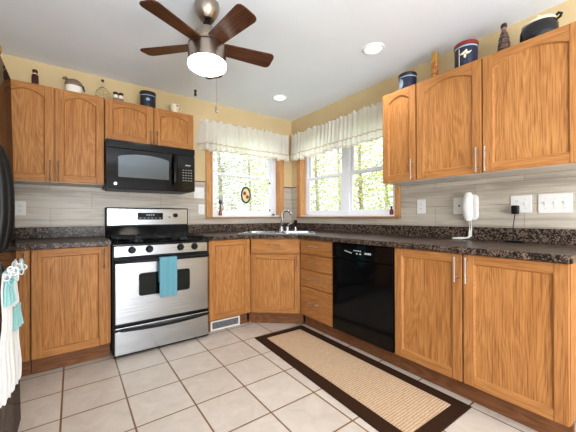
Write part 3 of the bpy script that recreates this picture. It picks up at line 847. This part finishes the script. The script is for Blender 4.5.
# ------------------------------------------------------------------ ceiling fan
FC = (-1.762, -1.485)
r = thing('ceiling_fan', 'brushed nickel ceiling fan with five walnut blades and lit globe', 'ceiling fan', (FC[0], FC[1], H))
z = lambda a: a - H
bm = B(); lathe(bm, [(0, -.0005), (.074, -.0005), (.074, -.028), (.066, -.055), (.050, -.086), (.040, -.096), (0, -.098)], seg=36); mk('canopy', bm, 'fan_nickel', r, 35)
bm = B(); lathe(bm, [(.024, z(2.284)), (.026, z(2.268)), (.018, z(2.262))], seg=20); cyl(bm, (0, 0, z(2.30)), (0, 0, z(2.23)), .013); mk('downrod', bm, 'black', r, 40)
bm = B(); lathe(bm, [(0, z(2.252)), (.035, z(2.25)), (.06, z(2.238)), (.074, z(2.215)), (.08, z(2.19)), (.082, z(2.176)), (.079, z(2.172)), (.092, z(2.162)), (.109, z(2.152)), (.113, z(2.138)), (.114, z(2.042)), (.107, z(2.034)), (0, z(2.034))], seg=48)
mk('motor_housing', bm, 'fan_nickel', r, 30)
bm = B(); lathe(bm, [(.1135, z(2.136)), (.115, z(2.134)), (.115, z(2.129)), (.1135, z(2.127))], seg=48); mk('trim_ring', bm, 'brown_glaze', r, 30)
bm = B(); lathe(bm, [(.110, z(2.038)), (.116, z(2.032)), (.117, z(2.022)), (.112, z(2.006)), (.092, z(1.993)), (.055, z(1.986)), (0, z(1.984))], seg=48); mk('light_globe', bm, 'globe', r, 60)
for k in range(5):
    a = R(-10 + 72 * k)
    mt = Matrix.Rotation(a, 4, 'Z') @ Matrix.Translation((0, 0, z(2.142))) @ Matrix.Rotation(R(-12), 4, 'X')
    r0, r1, h0, h1 = .10, .430, .050, .064; pts = []
    for (x, y) in ((r0, -h0), (r1 - .03, -h1)): pts.append((x, y))
    pts += [(r1 - .03 + .03 * math.sin(R(q)), -h1 + .03 - .03 * math.cos(R(q))) for q in (30, 60, 90)]
    pts += [(r1 - .03 + .03 * math.cos(R(q)), h1 - .03 + .03 * math.sin(R(q))) for q in (0, 30, 60, 90)] + [(r0, h0)]
    bm = B(); prism(bm, pts, -.004, .004)
    b_ = mk('blade', bm, 'walnut', r, bevel=.001); b_.matrix_local = mt
    bm = B(); prism(bm, [(.06, -.02), (.15, -.03), (.165, 0), (.15, .03), (.06, .02)], .0045, .009); mk('blade_bracket', bm, 'fan_nickel', b_)
for cx_, cy_, ln, mm, lab in ((-.097, -.075, 1.822, 'black', 'dark pull'), (.0065, -.121, 1.735, 'fan_nickel', 'pale pull')):
    bm = B(); tube(bm, [(cx_ * .9, cy_ * .9, z(2.075)), (cx_ * 1.04, cy_ * 1.04, z(2.065)), (cx_ * 1.05, cy_ * 1.05, z(ln))], .0011, 5)
    c_ = mk('pull_chain', bm, 'fan_nickel', r)
    bm = B(); lathe(bm, [(0, .0), (.007, -.006), (.008, -.016), (.004, -.02), (.007, -.026), (.008, -.036), (0, -.044)], (cx_ * 1.05, cy_ * 1.05, z(ln)), 12)
    tag(mk('pendant', bm, mm, c_, 50), lab)
#lamp('fan_bulb', 'POINT', (FC[0], FC[1], 1.90), FAN_W, (1, .93, .82), shadow_soft_size=.09)

# ------------------------------------------------------------------ recessed lights
def can(x, y, label):
    r = thing('recessed_light', label, 'ceiling light', (x, y, H), 0, 'recessed ceiling lights')
    bm = B(); lathe(bm, [(.062, -.002), (.066, -.008), (.078, -.008), (.086, -.0005)], seg=32); mk('trim_ring', bm, 'white_trim', r, 40)
    bm = B(); lathe(bm, [(0, -.0035), (.064, -.0035), (.064, -.0005), (0, -.0005)], seg=32); mk('lens', bm, 'lens', r, 40)
    return r
c0 = can(-.536, -1.786, 'round recessed ceiling light nearer the narrow wall cabinet')
dup(c0, (-.593, -.579, H), label='round recessed ceiling light near the window corner')
for x, y in ((-.536, -1.786), (-.593, -.579)):
    lamp('can_and_fill_lamp', 'SPOT', (x, y, H - .02), CAN_W * 3, (1, .97, .93), (0, 0, 0), spot_size=R(125), spot_blend=.8, shadow_soft_size=.06)
for x, y in ((-1.0, -3.3), (-2.4, -3.5), (-2.4, -4.9), (-1.0, -4.9)):  # fill spots added out of view, without fixtures, to brighten the room
    lamp('can_and_fill_lamp', 'SPOT', (x, y, H - .02), CAN_W * 3, (1, .97, .93), (0, 0, 0), spot_size=R(150), spot_blend=.9, shadow_soft_size=.08)

# ------------------------------------------------------------------ valances on rods
def valance(label, loc, rz, L_, seed, left_return):
    random.seed(seed)
    r = thing('valance', label, 'curtain', loc, rz, None)
    nx = int(L_ / .009); ph = random.uniform(0, 6)
    rnd = [random.uniform(-1, 1) for _ in range(400)]
    def sm(t): i = int(t) % 398; f = t - int(t); return rnd[i] * (1 - f) + rnd[i + 1] * f
    def fold(x, amp): return amp * (math.sin(2 * PI * x / .062 + 1.6 * sm(x / .09 + 7) + ph) + .5 * math.sin(2 * PI * x / .027 + 2 * sm(x / .05)))
    def surf(z0f, z1f, rows, amp0, amp1, y0, th=0, jit=0):
        bm = B(); g = []
        for j in range(rows + 1):
            s = j / rows; row = []
            for i in range(nx + 1):
                x = L_ * i / nx; za, zb = z0f(x), z1f(x)
                edge = 0
                if left_return and x < .05: edge = (1 - x / .05)
                y = y0 + fold(x, amp0 + (amp1 - amp0) * s) 
                y = y * (1 - edge) + (-.006) * edge
                xx = x - (.055 * s * edge)
                row.append(bm.verts.new((xx, y, za + (zb - za) * s + (jit * sm(x / .02 + 50) if j == 0 else 0))))
            g.append(row)
        for j in range(rows):
            for i in range(nx): bm.faces.new((g[j][i], g[j][i + 1], g[j + 1][i + 1], g[j + 1][i]))
        return bm
    top = lambda x: 2.135 + .004 * sm(x / .1)
    hem1 = lambda x: 1.905 + .006 * sm(x / .12 + 20)
    hem2 = lambda x: 1.822 + .010 * sm(x / .08 + 40) + .008 * math.sin(2 * PI * x / .13)
    mk('drop', surf(top, hem1, 8, .007, .019, -.078), 'sheer', r, 80)
    mk('header_ruffle', surf(lambda x: 2.165, top, 4, .016, .007, -.078, jit=.022), 'sheer', r, 80)
    mk('bottom_ruffle', surf(lambda x: hem1(x) + .006, hem2, 5, .020, .026, -.084), 'sheer', r, 80)
    mk('ribbon', surf(lambda x: hem1(x) + .004, lambda x: hem1(x) - .007, 1, .0202, .0202, -.0868), 'ribbon', r, 80)
    mk('hem_band', surf(lambda x: hem2(x) + .014, lambda x: hem2(x) + .006, 1, .026, .0262, -.0866), 'ribbon', r, 80)
    return r
valance('cream ruffled sheer valance over the left single window', (-1.285, 0, 0), 0, 1.185, 1, True)
valance('cream ruffled sheer valance over the right twin window', (0, -.10, 0), R(-90), 1.515, 8, False)
for lab, a, b in (('white curtain rod inside the left valance', (-1.27, -.060, 2.128), (-.11, -.060, 2.128)), ('white curtain rod inside the right valance', (-.060, -.115, 2.128), (-.060, -1.60, 2.128))):
    bm = B(); cyl(bm, a, b, .006, seg=10)
    for p in (a, b):
        q = (p[0], -.001, p[2]) if abs(a[1] - b[1]) < 1e-6 else (-.001, p[1], p[2]); cyl(bm, p, q, .006, seg=8)
    tag(mk('curtain_rod', bm, 'white_metal'), lab, 'curtain rod')

# ------------------------------------------------------------------ rug
r = thing('runner_rug', 'beige woven runner rug with dark brown border along the cabinets', 'rug', (-.88, -1.72, 0))
TL, TR, BR, BL = (-1.128, -.950), (-.600, -.960), (-.614, -2.512), (-1.205, -2.500)
def rel(p): return (p[0] + .88, p[1] + 1.72)
bm = B(); prism(bm, [rel(p) for p in (TL, BL, BR, TR)], .001, .009); mk('border', bm, 'rug_border', r, bevel=.003)
ti, tr_, br_, bl_ = (-1.050, -1.030), (-.688, -1.042), (-.700, -2.436), (-1.110, -2.425)
bm = B(); prism(bm, [rel(p) for p in (ti, bl_, br_, tr_)], .009, .0125); mk('field', bm, 'rug_field', r, bevel=.001)

# ------------------------------------------------------------------ toe-kick vent
r = thing('floor_register', 'white metal vent grille in the toe kick beside the range', 'vent', (-1.385, -.566, 0))
bm = B()
box(bm, 0, .305, 0, .006, .078, .092, .002); box(bm, 0, .305, 0, .006, .001, .016, .002); box(bm, 0, .016, 0, .006, .016, .078); box(bm, .289, .305, 0, .006, .016, .078)
mk('frame', bm, 'white_metal', r)
bm = B(); box(bm, .016, .289, .0045, .007, .016, .078); mk('backing', bm, 'dark_slot', r)
bm = B()
for k in range(5): box(bm, .016, .289, .001, .0045, .024 + .0115 * k, .0275 + .0115 * k)
mk('louvre', bm, 'grey_mark', r)

# ------------------------------------------------------------------ outlets and switches (local: x along wall, y=0 wall tile face, z up)
def gang(name, label, cat, loc, rz, n, h, kinds, w=None):
    w = w or .07 + .046 * (n - 1)
    r = thing(name, label, cat, loc, rz)
    bm = B(); plate(bm, rrect(-w / 2, w / 2, -h / 2, h / 2, .005), -.006, -.0002); mk('cover_plate', bm, 'white_plastic', r, bevel=.002)
    for k, kd in enumerate(kinds):
        cx_ = (k - (n - 1) / 2) * .046
        if kd == 'o':
            for zz in (.02, -.02):
                bm = B(); plate(bm, rrect(cx_ - .016, cx_ + .016, zz - .014, zz + .014, .008), -.0075, -.006); q = mk('socket', bm, 'white_plastic', r)
                bm = B()
                for dx in (-.006, .006): box(bm, cx_ + dx - .001, cx_ + dx + .001, -.0079, -.0074, zz - .002, zz + .006)
                box(bm, cx_ - .002, cx_ + .002, -.0079, -.0074, zz - .009, zz - .006); mk('slot', bm, 'dark_slot', q)
        elif kd == 's':
            bm = B(); box(bm, cx_ - .006, cx_ + .006, -.0075, -.006, -.013, .013, .001)
            box(bm, cx_ - .004, cx_ + .004, -.017, -.007, .0, .008, .002); mk('toggle', bm, 'white_plastic', r)
            bm = B()
            for zz in (.03, -.03): box(bm, cx_ - .002, cx_ + .002, -.0066, -.0058, zz - .002, zz + .002)
            mk('screw', bm, 'grey_mark', r)
        elif kd == 'j':
            bm = B(); box(bm, cx_ - .006, cx_ + .006, -.007, -.0058, -.006, .006); mk('jack', bm, 'dark_slot', r)
    return r
F1 = -.0085
gang('wall_outlet', 'white duplex outlet left of the range beside the fridge', 'outlet', (-2.780, F1, 1.160), 0, 1, .118, 'o')
gang('light_switch', 'white double switch plate left of the single window', 'switch', (-1.300, F1, 1.352), 0, 2, .122, 'ss')
gang('wall_outlet', 'white duplex outlet below the double switch plate', 'outlet', (-1.272, F1, 1.170), 0, 1, .112, 'o')
gang('wall_outlet', 'white outlet plate under the narrow wall cabinet', 'outlet', (F1, -1.875, 1.168), R(-90), 1, .122, 'o', .075)
gang('phone_jack', 'white wall plate behind the white phone', 'jack', (F1, -2.185, 1.165), R(-90), 1, .128, 'j', .088)
gang('wall_outlet', 'white two-gang outlet plate with a black plug in it', 'outlet', (F1, -2.575, 1.164), R(-90), 2, .115, 'os')
gang('light_switch', 'white three-gang switch plate at the right edge', 'switch', (F1, -2.746, 1.163), R(-90), 3, .122, 'sss')

# black plug with cord and puck
r = thing('charger', 'black plug-in charger with cord running down to the counter', 'charger', (0, -2.551, 0))
bm = B(); box(bm, -.062, -.0172, -.018, .018, 1.098, 1.155, .005, seg=2); mk('plug', bm, 'black', r)
bm = B(); tube(bm, [(-.045, 0, 1.10), (-.05, .004, 1.06), (-.047, .012, 1.0), (-.046, .010, .95), (-.05, .008, .922), (-.058, .004, .914)], .0026, 6); mk('cord', bm, 'black', r, 60)
bm = B(); box(bm, -.080, -.045, -.05, .05, CT1 + .0005, CT1 + .013, .003); mk('adapter', bm, 'black', r)

# white wall phone with cord
M['phone_white'] = mat('phone_plastic', (224, 222, 218), .28)
r = thing('telephone', 'white corded phone hanging on the wall plate under the cabinet', 'telephone', (-.015, -2.279, 0), R(-90))
bm = B(); plate(bm, rrect(-.046, .046, 1.055, 1.245, .03), -.035, 0); mk('cradle', bm, 'phone_white', r, bevel=.006)
bm = B()
hp = [(.0, -.052, 1.06 + .2 * k / 12) for k in range(13)]
for k, (x, y, zz) in enumerate(hp):
    pass
prof = []
for k in range(13):
    t = (1 - math.cos(PI * k / 12)) / 2; hw = .036 * (1 - abs(2 * t - 1) ** 5 * .55); yy = -.048 - .018 * math.sin(PI * t)
    prof.append([bm.verts.new((x - .010, yy + dy, 1.048 + .212 * t)) for x, dy in ((-hw, .008), (-hw * .8, -.012), (0, -.02), (hw * .8, -.012), (hw, .008))])
for a_, b_ in zip(prof, prof[1:]):
    for k in range(5): bm.faces.new((a_[k], a_[(k + 1) % 5], b_[(k + 1) % 5], b_[k]))
bm.faces.new(prof[0]); bm.faces.new(prof[-1][::-1]); mk('handset', bm, 'phone_white', r, 60)
for dx in (0, .012):
    bm = B(); tube(bm, [(-.012 + dx, -.02, 1.06), (-.012 + dx, -.022, .98), (-.014 + dx, -.024, .935), (-.03 + dx, -.032, .918 + dx * .3), (-.07, -.045, .9135 + dx * .6), (-.112, -.06 - dx, .9135)], .006, 8); mk('cord', bm, 'phone_white', r, 60)

# ------------------------------------------------------------------ things on the window sills and panes
M['green_glass'] = mat('green_stained_glass', (20, 66, 42), .2); M['amber_glass'] = mat('amber_stained_glass', (224, 194, 146), .25); M['rust_glass'] = mat('rust_stained_glass', (134, 66, 34), .25)
r = thing('suncatcher', 'oval stained-glass suncatcher hanging in the left window', 'ornament', (-.672, .066, 1.357))
def oval(a, b, n=28): return [(a * math.cos(2 * PI * k / n), b * math.sin(2 * PI * k / n)) for k in range(n)]
bm = B(); n = 28; o1, o2 = oval(.070, .108), oval(.050, .083)
va = [[bm.verts.new((x, y, zz)) for x, zz in o_] for o_ in (o1, o2) for y in (-.004, .004)]
for p, q in ((0, 2), (2, 3), (3, 1), (1, 0)):
    for k in range(n): bm.faces.new((va[p][k], va[p][(k + 1) % n], va[q][(k + 1) % n], va[q][k]))
mk('rim', bm, 'green_glass', r)
bm = B(); plate(bm, oval(.050, .083), -.002, .002); mk('glass_field', bm, 'amber_glass', r)
for cx_, cz_ in ((-.018, .022), (.020, -.022)):
    bm = B(); plate(bm, [(cx_ + .021 * math.cos(2 * PI * k / 14) * (1 + .12 * (k % 2)), cz_ + .023 * math.sin(2 * PI * k / 14) * (1 + .12 * (k % 2))) for k in range(14)], -.004, -.0018); mk('flower', bm, 'rust_glass', r)
bm = B(); tube(bm, [(0, 0, .107), (.0, .0, .135)], .0015, 5); lathe(bm, [(0, .002), (.009, 0), (.010, .008), (0, .012)], (0, 0, .135), 10); mk('hanger', bm, 'dark_slot', r)

M['wood_red'] = mat('red_brown_wood', (140, 62, 44), .45); M['blue_dark'] = mat('dark_blue_glaze', (52, 56, 96), .35); M['wine'] = mat('wine_red_glass', (120, 24, 44), .2)
r = thing('figurine', 'small blue-headed figurine on a red stem on the left window sill', 'figurine', (-1.035, .015, W1[2] + .0145))
bm = B(); lathe(bm, [(0, 0), (.020, 0), (.022, .01), (.016, .05), (.011, .075), (.010, .12), (.007, .128), (0, .13)], seg=16); mk('stem', bm, 'wood_red', r, 40)
bm = B(); lathe(bm, [(0, .128), (.014, .135), (.022, .15), (.023, .168), (.014, .185), (0, .19)], seg=16); mk('head', bm, 'blue_dark', r, 40)
bm = B(); lathe(bm, [(0, 0), (.006, .004), (.004, .018), (0, .024)], seg=8); bmesh.ops.rotate(bm, verts=bm.verts, cent=(0, 0, 0), matrix=Matrix.Rotation(R(80), 3, 'Y')); bmesh.ops.translate(bm, verts=bm.verts, vec=(.018, 0, .168)); mk('beak', bm, 'cream', r)
r = thing('bottle', 'tiny wine-red bottle on the right window sill', 'bottle', (.02, -1.560, W2[2] + .0145))
bm = B(); lathe(bm, [(0, 0), (.016, 0), (.018, .006), (.018, .04), (.009, .055), (.008, .066), (0, .066)], seg=16); mk('glass', bm, 'wine', r, 40)
bm = B(); lathe(bm, [(0, .066), (.010, .066), (.010, .082), (0, .084)], seg=14); mk('cap', bm, 'blue_dark', r, 40)

# ------------------------------------------------------------------ things on top of the wall cabinets
UZ = UT - .0005
def speckle(name, c1, c2, sc):
    m, nt, N, L, p = newmat(name); tc = N.new('ShaderNodeTexCoord')
    L.new(ramp(N, L, noise(N, L, tc.outputs['Object'], sc, 3, .6), [(.4, c1), (.62, c2)]), p.inputs['Base Color']); p.inputs['Roughness'].default_value = .6
    return m
M['maroon'] = mat('maroon_glass', (56, 18, 14), .3); M['navy_tin'] = mat('navy_tin', (30, 38, 62), .35, .2); M['tin_red'] = mat('red_tin', (128, 40, 34), .35, .2)
M['taupe'] = mat('taupe_glaze', (120, 96, 82), .45); M['tin_black'] = mat('black_tin', (22, 22, 26), .35); M['pale_blue'] = mat('pale_blue_enamel', (150, 170, 190), .4)
M['wire'] = mat('thin_wire', (176, 160, 122), .4, .5); M['amber_paper'] = mat('amber_paper', (164, 126, 48), .6); M['spice_red'] = speckle('spice_red', (120, 58, 30), (206, 140, 66), 70)
M['pattern_dark'] = speckle('woven_dark', (44, 34, 30), (120, 92, 76), 110); M['ceramic_white'] = mat('white_ceramic', (232, 226, 214), .35)

r = thing('bottle', 'dark maroon bottle with round stopper leftmost on the wall cabinets', 'bottle', (-2.671, -.22, UZ))
bm = B(); lathe(bm, [(0, 0), (.021, 0), (.022, .004), (.022, .095), (.018, .104), (.010, .108), (0, .108)], seg=18); mk('body', bm, 'maroon', r, 40)
bm = B(); lathe(bm, [(.009, .107), (.010, .117)], seg=14); tag(mk('neck', bm, 'cream', r, 40), 'pale neck')
bm = B(); lathe(bm, [(0, .116), (.015, .118), (.018, .13), (.014, .143), (0, .147)], seg=16); mk('stopper', bm, 'maroon', r, 40)

r = thing('lidded_dish', 'taupe hen-shaped lidded dish on white base atop the left cabinet', 'dish', (-2.425, -.20, UZ))
bm = B(); lathe(bm, [(0, 0), (.042, 0), (.052, .02), (.056, .05), (.054, .085), (0, .085)], sx=1.05, sy=.75); mk('dish', bm, 'ceramic_white', r, 50)
bm = B(); lathe(bm, [(.055, .085), (.060, .092), (.056, .112), (.042, .130), (.022, .142), (0, .146)], sx=1.05, sy=.75)
tube(bm, [(-.03, 0, .125), (-.052, 0, .138), (-.066, 0, .138), (-.076, 0, .130)], [.018, .016, .013, .005], 10)
mk('lid', bm, 'taupe', r, 60)
bm = B(); tube(bm, [(.045, 0, .115), (.060, 0, .098), (.070, 0, .07), (.076, 0, .055)], [.010, .010, .007, .004], 8); mk('tail', bm, 'tin_black', r, 60)
r = thing('plate', 'small white saucer beside the hen dish', 'plate', (-2.300, -.12, UZ))
bm = B(); lathe(bm, [(0, 0), (.03, 0), (.05, .008), (.056, .016), (.05, .012), (.028, .004), (0, .004)]); bmesh.ops.translate(bm, verts=bm.verts, vec=(0, 0, .034)); lathe(bm, [(0, 0), (.022, 0), (.018, .03), (.02, .036), (0, .036)]); mk('saucer', bm, 'ceramic_white', r, 50)

r = thing('wire_basket', 'thin wire dome with a ball finial above the cabinet seam', 'wire ornament', (-2.222, -.22, UZ))
bm = B()
for k in range(6):
    a = PI * k / 6; c, s = math.cos(a), math.sin(a)
    tube(bm, [(c * .055 * math.cos(t), s * .055 * math.cos(t), .03 + .095 * math.sin(t)) for t in [PI * j / 12 for j in range(13)]], .0018, 5)
for zz, rr in ((.03, .055), (.078, .0475), (.0005, .055)): tube(bm, [(rr * math.cos(2 * PI * j / 24), rr * math.sin(2 * PI * j / 24), zz + .002) for j in range(24)], .002, 5, closed=True)
for k in range(6):
    a = PI * k / 3; tube(bm, [(.055 * math.cos(a), .055 * math.sin(a), .002), (.055 * math.cos(a), .055 * math.sin(a), .03)], .0018, 5)
tube(bm, [(0, 0, .122), (0, 0, .17)], .0016, 5); mk('cage', bm, 'wire', r)
bm = B(); lathe(bm, [(0, .166), (.009, .17), (.0125, .179), (.009, .188), (0, .191)], seg=14); mk('ball_finial', bm, 'brown_glaze', r, 60)

r = thing('salt_pepper_stand', 'little dark-topped pair of shakers on the short cabinet', 'shakers', (-2.103, -.22, UZ))
bm = B(); box(bm, -.04, .04, -.022, .022, 0, .05, .004); mk('tray', bm, 'taupe', r)
for x in (-.021, .021):
    bm = B(); lathe(bm, [(0, .05), (.017, .05), (.018, .07), (.016, .08), (0, .081)], (x, 0, 0), 16); mk('shaker', bm, 'ceramic_white', r, 40)
    bm = B(); lathe(bm, [(.017, .079), (.0205, .083), (.0205, .098), (.016, .103), (0, .104)], (x, 0, 0), 16); mk('shaker_cap', bm, 'maroon', r, 40)

r = thing('tin_box', 'dark tin with round blue emblem above the microwave cabinet', 'tin', (-1.862, -.235, UZ), R(-8))
bm = B(); lathe(bm, [(0, 0), (.066, 0), (.067, .004), (.067, .13), (0, .13)], seg=36, sy=.72); mk('body', bm, 'tin_black', r, 35)
bm = B(); lathe(bm, [(.069, .125), (.070, .128), (.070, .155), (.066, .16), (0, .161)], seg=36, sy=.72); mk('lid', bm, 'tin_black', r, 35)
bm = B(); lathe(bm, [(.0695, .117), (.0697, .123)], seg=36, sy=.73); mk('pale_band', bm, 'pale_blue', r)
bm = B()
def wrap_disc(bm, rx, ry, a0, zc, ra, rz_, n=18):
    """disc on the curved side of a tin (centre angle a0)"""
    c = bm.verts.new((rx * math.cos(a0), ry * math.sin(a0), zc)); ring = []
    for k in range(n):
        t = 2 * PI * k / n; a = a0 + ra * math.cos(t); ring.append(bm.verts.new((rx * math.cos(a), ry * math.sin(a), zc + rz_ * math.sin(t))))
    for k in range(n): bm.faces.new((c, ring[k], ring[(k + 1) % n]))
wrap_disc(bm, .0685, .0500, R(-90), .078, .55, .034); mk('emblem_ring', bm, 'navy_tin', r)
bm = B(); wrap_disc(bm, .0695, .0510, R(-92), .08, .24, .014); mk('emblem', bm, 'pale_blue', r)

r = thing('teacup', 'small cream teacup alone at the right end of the short cabinet', 'cup', (-1.615, -.22, UZ))
bm = B(); lathe(bm, [(0, 0), (.022, 0), (.024, .01), (.036, .04), (.042, .075), (.044, .100), (.041, .100), (.038, .07), (0, .03)], seg=24)
tube(bm, [(.038, 0, .09), (.062, 0, .092), (.068, 0, .07), (.055, 0, .045), (.035, 0, .042)], .004, 7); mk('cup', bm, 'cream', r, 50)
bm = B(); wrap_disc(bm, .0435, .0435, R(-70), .085, .25, .008); mk('flower_motif', bm, 'tin_red', r)

# right-hand cabinets
r = thing('tin_box', 'round navy tin with dark lid on the narrow wall cabinet', 'tin', (-.20, -1.868, UZ))
bm = B(); lathe(bm, [(0, 0), (.068, 0), (.069, .003), (.069, .125), (0, .125)], seg=36); mk('body', bm, 'navy_tin', r, 35)
bm = B(); lathe(bm, [(.071, .126), (.0725, .129), (.0725, .150), (.069, .154), (0, .155)], seg=36); mk('lid', bm, 'tin_black', r, 35)
bm = B(); lathe(bm, [(.0712, .116), (.0712, .124)], seg=36); mk('pale_band', bm, 'pale_blue', r, 35)
bm = B(); wrap_disc(bm, .0705, .0705, R(160), .07, .42, .04); mk('label_scene', bm, 'pale_blue', r)
r = thing('candle', 'tall amber and rust candle stick beside the navy tin', 'candle', (-.20, -2.095, UZ))
bm = B(); box(bm, -.019, .019, -.019, .019, 0, .165, .004); mk('lower_column', bm, 'spice_red', r)
bm = B(); box(bm, -.018, .018, -.018, .018, .165, .238, .004); tag(mk('top_block', bm, 'amber_paper', r), 'amber top')
r = thing('tin_box', 'large navy tin with red rim and pale bird emblem', 'tin', (-.205, -2.318, UZ))
bm = B(); lathe(bm, [(0, 0), (.070, 0), (.071, .003), (.071, .160), (0, .160)], seg=40); mk('body', bm, 'navy_tin', r, 35)
bm = B(); lathe(bm, [(.073, .161), (.0755, .164), (.0755, .184), (.072, .188), (0, .189)], seg=40); mk('lid', bm, 'tin_red', r, 35)
bm = B(); lathe(bm, [(.0722, .148), (.0722, .158)], seg=40); mk('pale_band', bm, 'pale_blue', r, 35)
def wrap_poly(bm, rr, a0, pts):
    bm.faces.new([bm.verts.new((rr * math.cos(a0 + x / rr), rr * math.sin(a0 + x / rr), zz)) for x, zz in pts])
bm = B(); a0 = R(200)
wrap_poly(bm, .0718, a0, [(-0.0420, 0.1000), (-0.0216, 0.1081), (-0.0072, 0.1162), (0.0048, 0.1270), (0.0120, 0.1176), (0.0072, 0.1054), (-0.0048, 0.0946), (-0.0192, 0.0933)])
wrap_poly(bm, .0719, a0, [(0.0072, 0.1108), (0.0216, 0.1081), (0.0408, 0.1162), (0.0264, 0.0987), (0.0120, 0.0919), (0.0024, 0.0946)])
wrap_poly(bm, .0719, a0, [(-0.0072, 0.0946), (0.0048, 0.0946), (0.0024, 0.0730), (-0.0048, 0.0676), (-0.0120, 0.0784)])
mk('bird_emblem', bm, 'cream', r)
bm = B(); wrap_poly(bm, .0717, R(168), [(-.003, .02), (.003, .02), (.003, .14), (-.003, .14)]); mk('side_stripe', bm, 'cream', r)

r = thing('bottle', 'tall brown patterned bottle between the large tin and the black pot', 'bottle', (-.20, -2.541, UZ))
bm = B(); lathe(bm, [(0, 0), (.036, 0), (.037, .01), (.033, .08), (.024, .14), (.016, .165), (.013, .175), (0, .175)], seg=24, mi=0); mk('body', bm, 'pattern_dark', r, 40)
bm = B()
for zz, rr in ((.05, .0358), (.085, .0335), (.12, .0283), (.15, .0212)): lathe(bm, [(rr, zz - .004), (rr + .0012, zz), (rr, zz + .004)], seg=24)
mk('carved_band', bm, 'maroon', r, 40)
bm = B(); lathe(bm, [(.013, .175), (.014, .195), (.012, .196)], seg=18); tag(mk('neck', bm, 'taupe', r, 40), 'pale neck')
bm = B(); lathe(bm, [(0, .194), (.017, .195), (.018, .205), (.015, .218), (0, .222)], seg=18); mk('stopper', bm, 'maroon', r, 40)

M['pot_black'] = mat('black_pot_glaze', (15, 14, 18), .18)
r = thing('lidded_pot', 'glossy black oval pot with cream lid at the right end', 'pot', (-.20, -2.715, UZ))
bm = B(); lathe(bm, [(0, 0), (.062, 0), (.078, .02), (.086, .055), (.086, .09), (.078, .118), (.07, .124), (0, .124)], seg=36, sx=.8, sy=1.05); mk('bowl', bm, 'pot_black', r, 40)
bm = B(); lathe(bm, [(.074, .124), (.078, .132), (.068, .144), (.042, .153), (.012, .157), (0, .157)], seg=36, sx=.8, sy=1.05); lathe(bm, [(.008, .156), (.013, .166), (.01, .174), (0, .176)], seg=14); mk('lid', bm, 'cream', r, 40)
for s in (-1,):
    bm = B(); tube(bm, [(0, s * .078, .11), (0, s * .098, .122), (0, s * .102, .135), (0, s * .09, .145), (0, s * .076, .135)], .008, 8); mk('handle', bm, 'pot_black', r, 50)

# ------------------------------------------------------------------ outdoors: lawn and trees beyond the windows
bm = B(); box(bm, -6, 22, T + .3, 24, -.75, -.7); box(bm, T + .3, 22, -10, T + .3, -.75, -.7)
struct(mk('ground', bm, 'grass'), 'green lawn outside the windows', 'lawn')
def tree(label, x, y, h, rad, n, leafm, seed, size=.07):
    random.seed(seed)
    t = thing('tree', label, 'tree', (x, y, -.7), 0, 'trees outside the windows')
    bm = B(); tube(bm, [(0, 0, 0), (.05, .02, h * .4), (-.04, .04, h * .75), (0, 0, h)], [.09, .07, .045, .012], 8)
    for k in range(60):
        a = random.uniform(0, 2 * PI); z0 = random.uniform(.12, .9) * h; l = rad * random.uniform(.5, 1)
        tube(bm, [(0, 0, z0), (l * .5 * math.cos(a), l * .5 * math.sin(a), z0 + .15 * l), (l * math.cos(a + .3), l * math.sin(a + .3), z0 + .5 * l)], [.016, .009, .004], 4)
    mk('trunk', bm, 'bark', t, 60)
    bm = B()
    for k in range(n):
        while True:
            p = Vector((random.uniform(-1, 1), random.uniform(-1, 1), random.uniform(-1, 1)))
            if p.length < 1: break
        c = Vector((p.x * rad, p.y * rad, h * .54 + p.z * h * .5)); s = size * random.uniform(.6, 1.3)
        u = Vector((random.gauss(0, 1), random.gauss(0, 1), random.gauss(0, 1))).normalized(); w, v = frame_basis(u)
        q = [bm.verts.new(c + d) for d in (w * s, v * s * .45 + u * s * .1, -w * s, -v * s * .45 + u * s * .1)]
        bm.faces.new(q)
    f = mk('foliage', bm, leafm, t); f['kind'] = 'stuff'
    return t
spots = [(1.1, 5.0, 5.0, .95, 2600, 'leaf_b', 'pale-leaved tree at the left of the single window'),
         (3.0, 5.2, 5.2, .95, 2600, 'leaf_a', 'yellow-green tree at the right of the single window'),
         (5.3, 5.4, 5.2, .95, 2600, 'leaf_a', 'yellow-green tree at the left of the twin window'),
         (5.4, 3.3, 5.0, .95, 2600, 'leaf_a', 'yellow-green tree behind the middle post of the twin window'),
         (5.3, 1.3, 5.2, .95, 2600, 'leaf_a', 'yellow-green tree at the right of the twin window'),
         (1.2, 8.3, 6.4, 1.3, 3000, 'leaf_b', 'farther pale tree behind the left of the single window'),
         (3.9, 8.3, 6.4, 1.3, 3000, 'leaf_b', 'farther pale tree behind the right of the single window'),
         (8.2, 7.0, 6.6, 1.3, 3000, 'leaf_b', 'farther pale tree behind the left of the twin window'),
         (8.2, 4.3, 6.6, 1.3, 3000, 'leaf_b', 'farther pale tree behind the middle of the twin window'),
         (8.0, 1.6, 6.4, 1.3, 3000, 'leaf_b', 'farther pale tree behind the right of the twin window')]
for i, (x, y, h, rad, n, lm, lab) in enumerate(spots): tree(lab, x, y, h, rad, n, lm, 20 + i, .055)
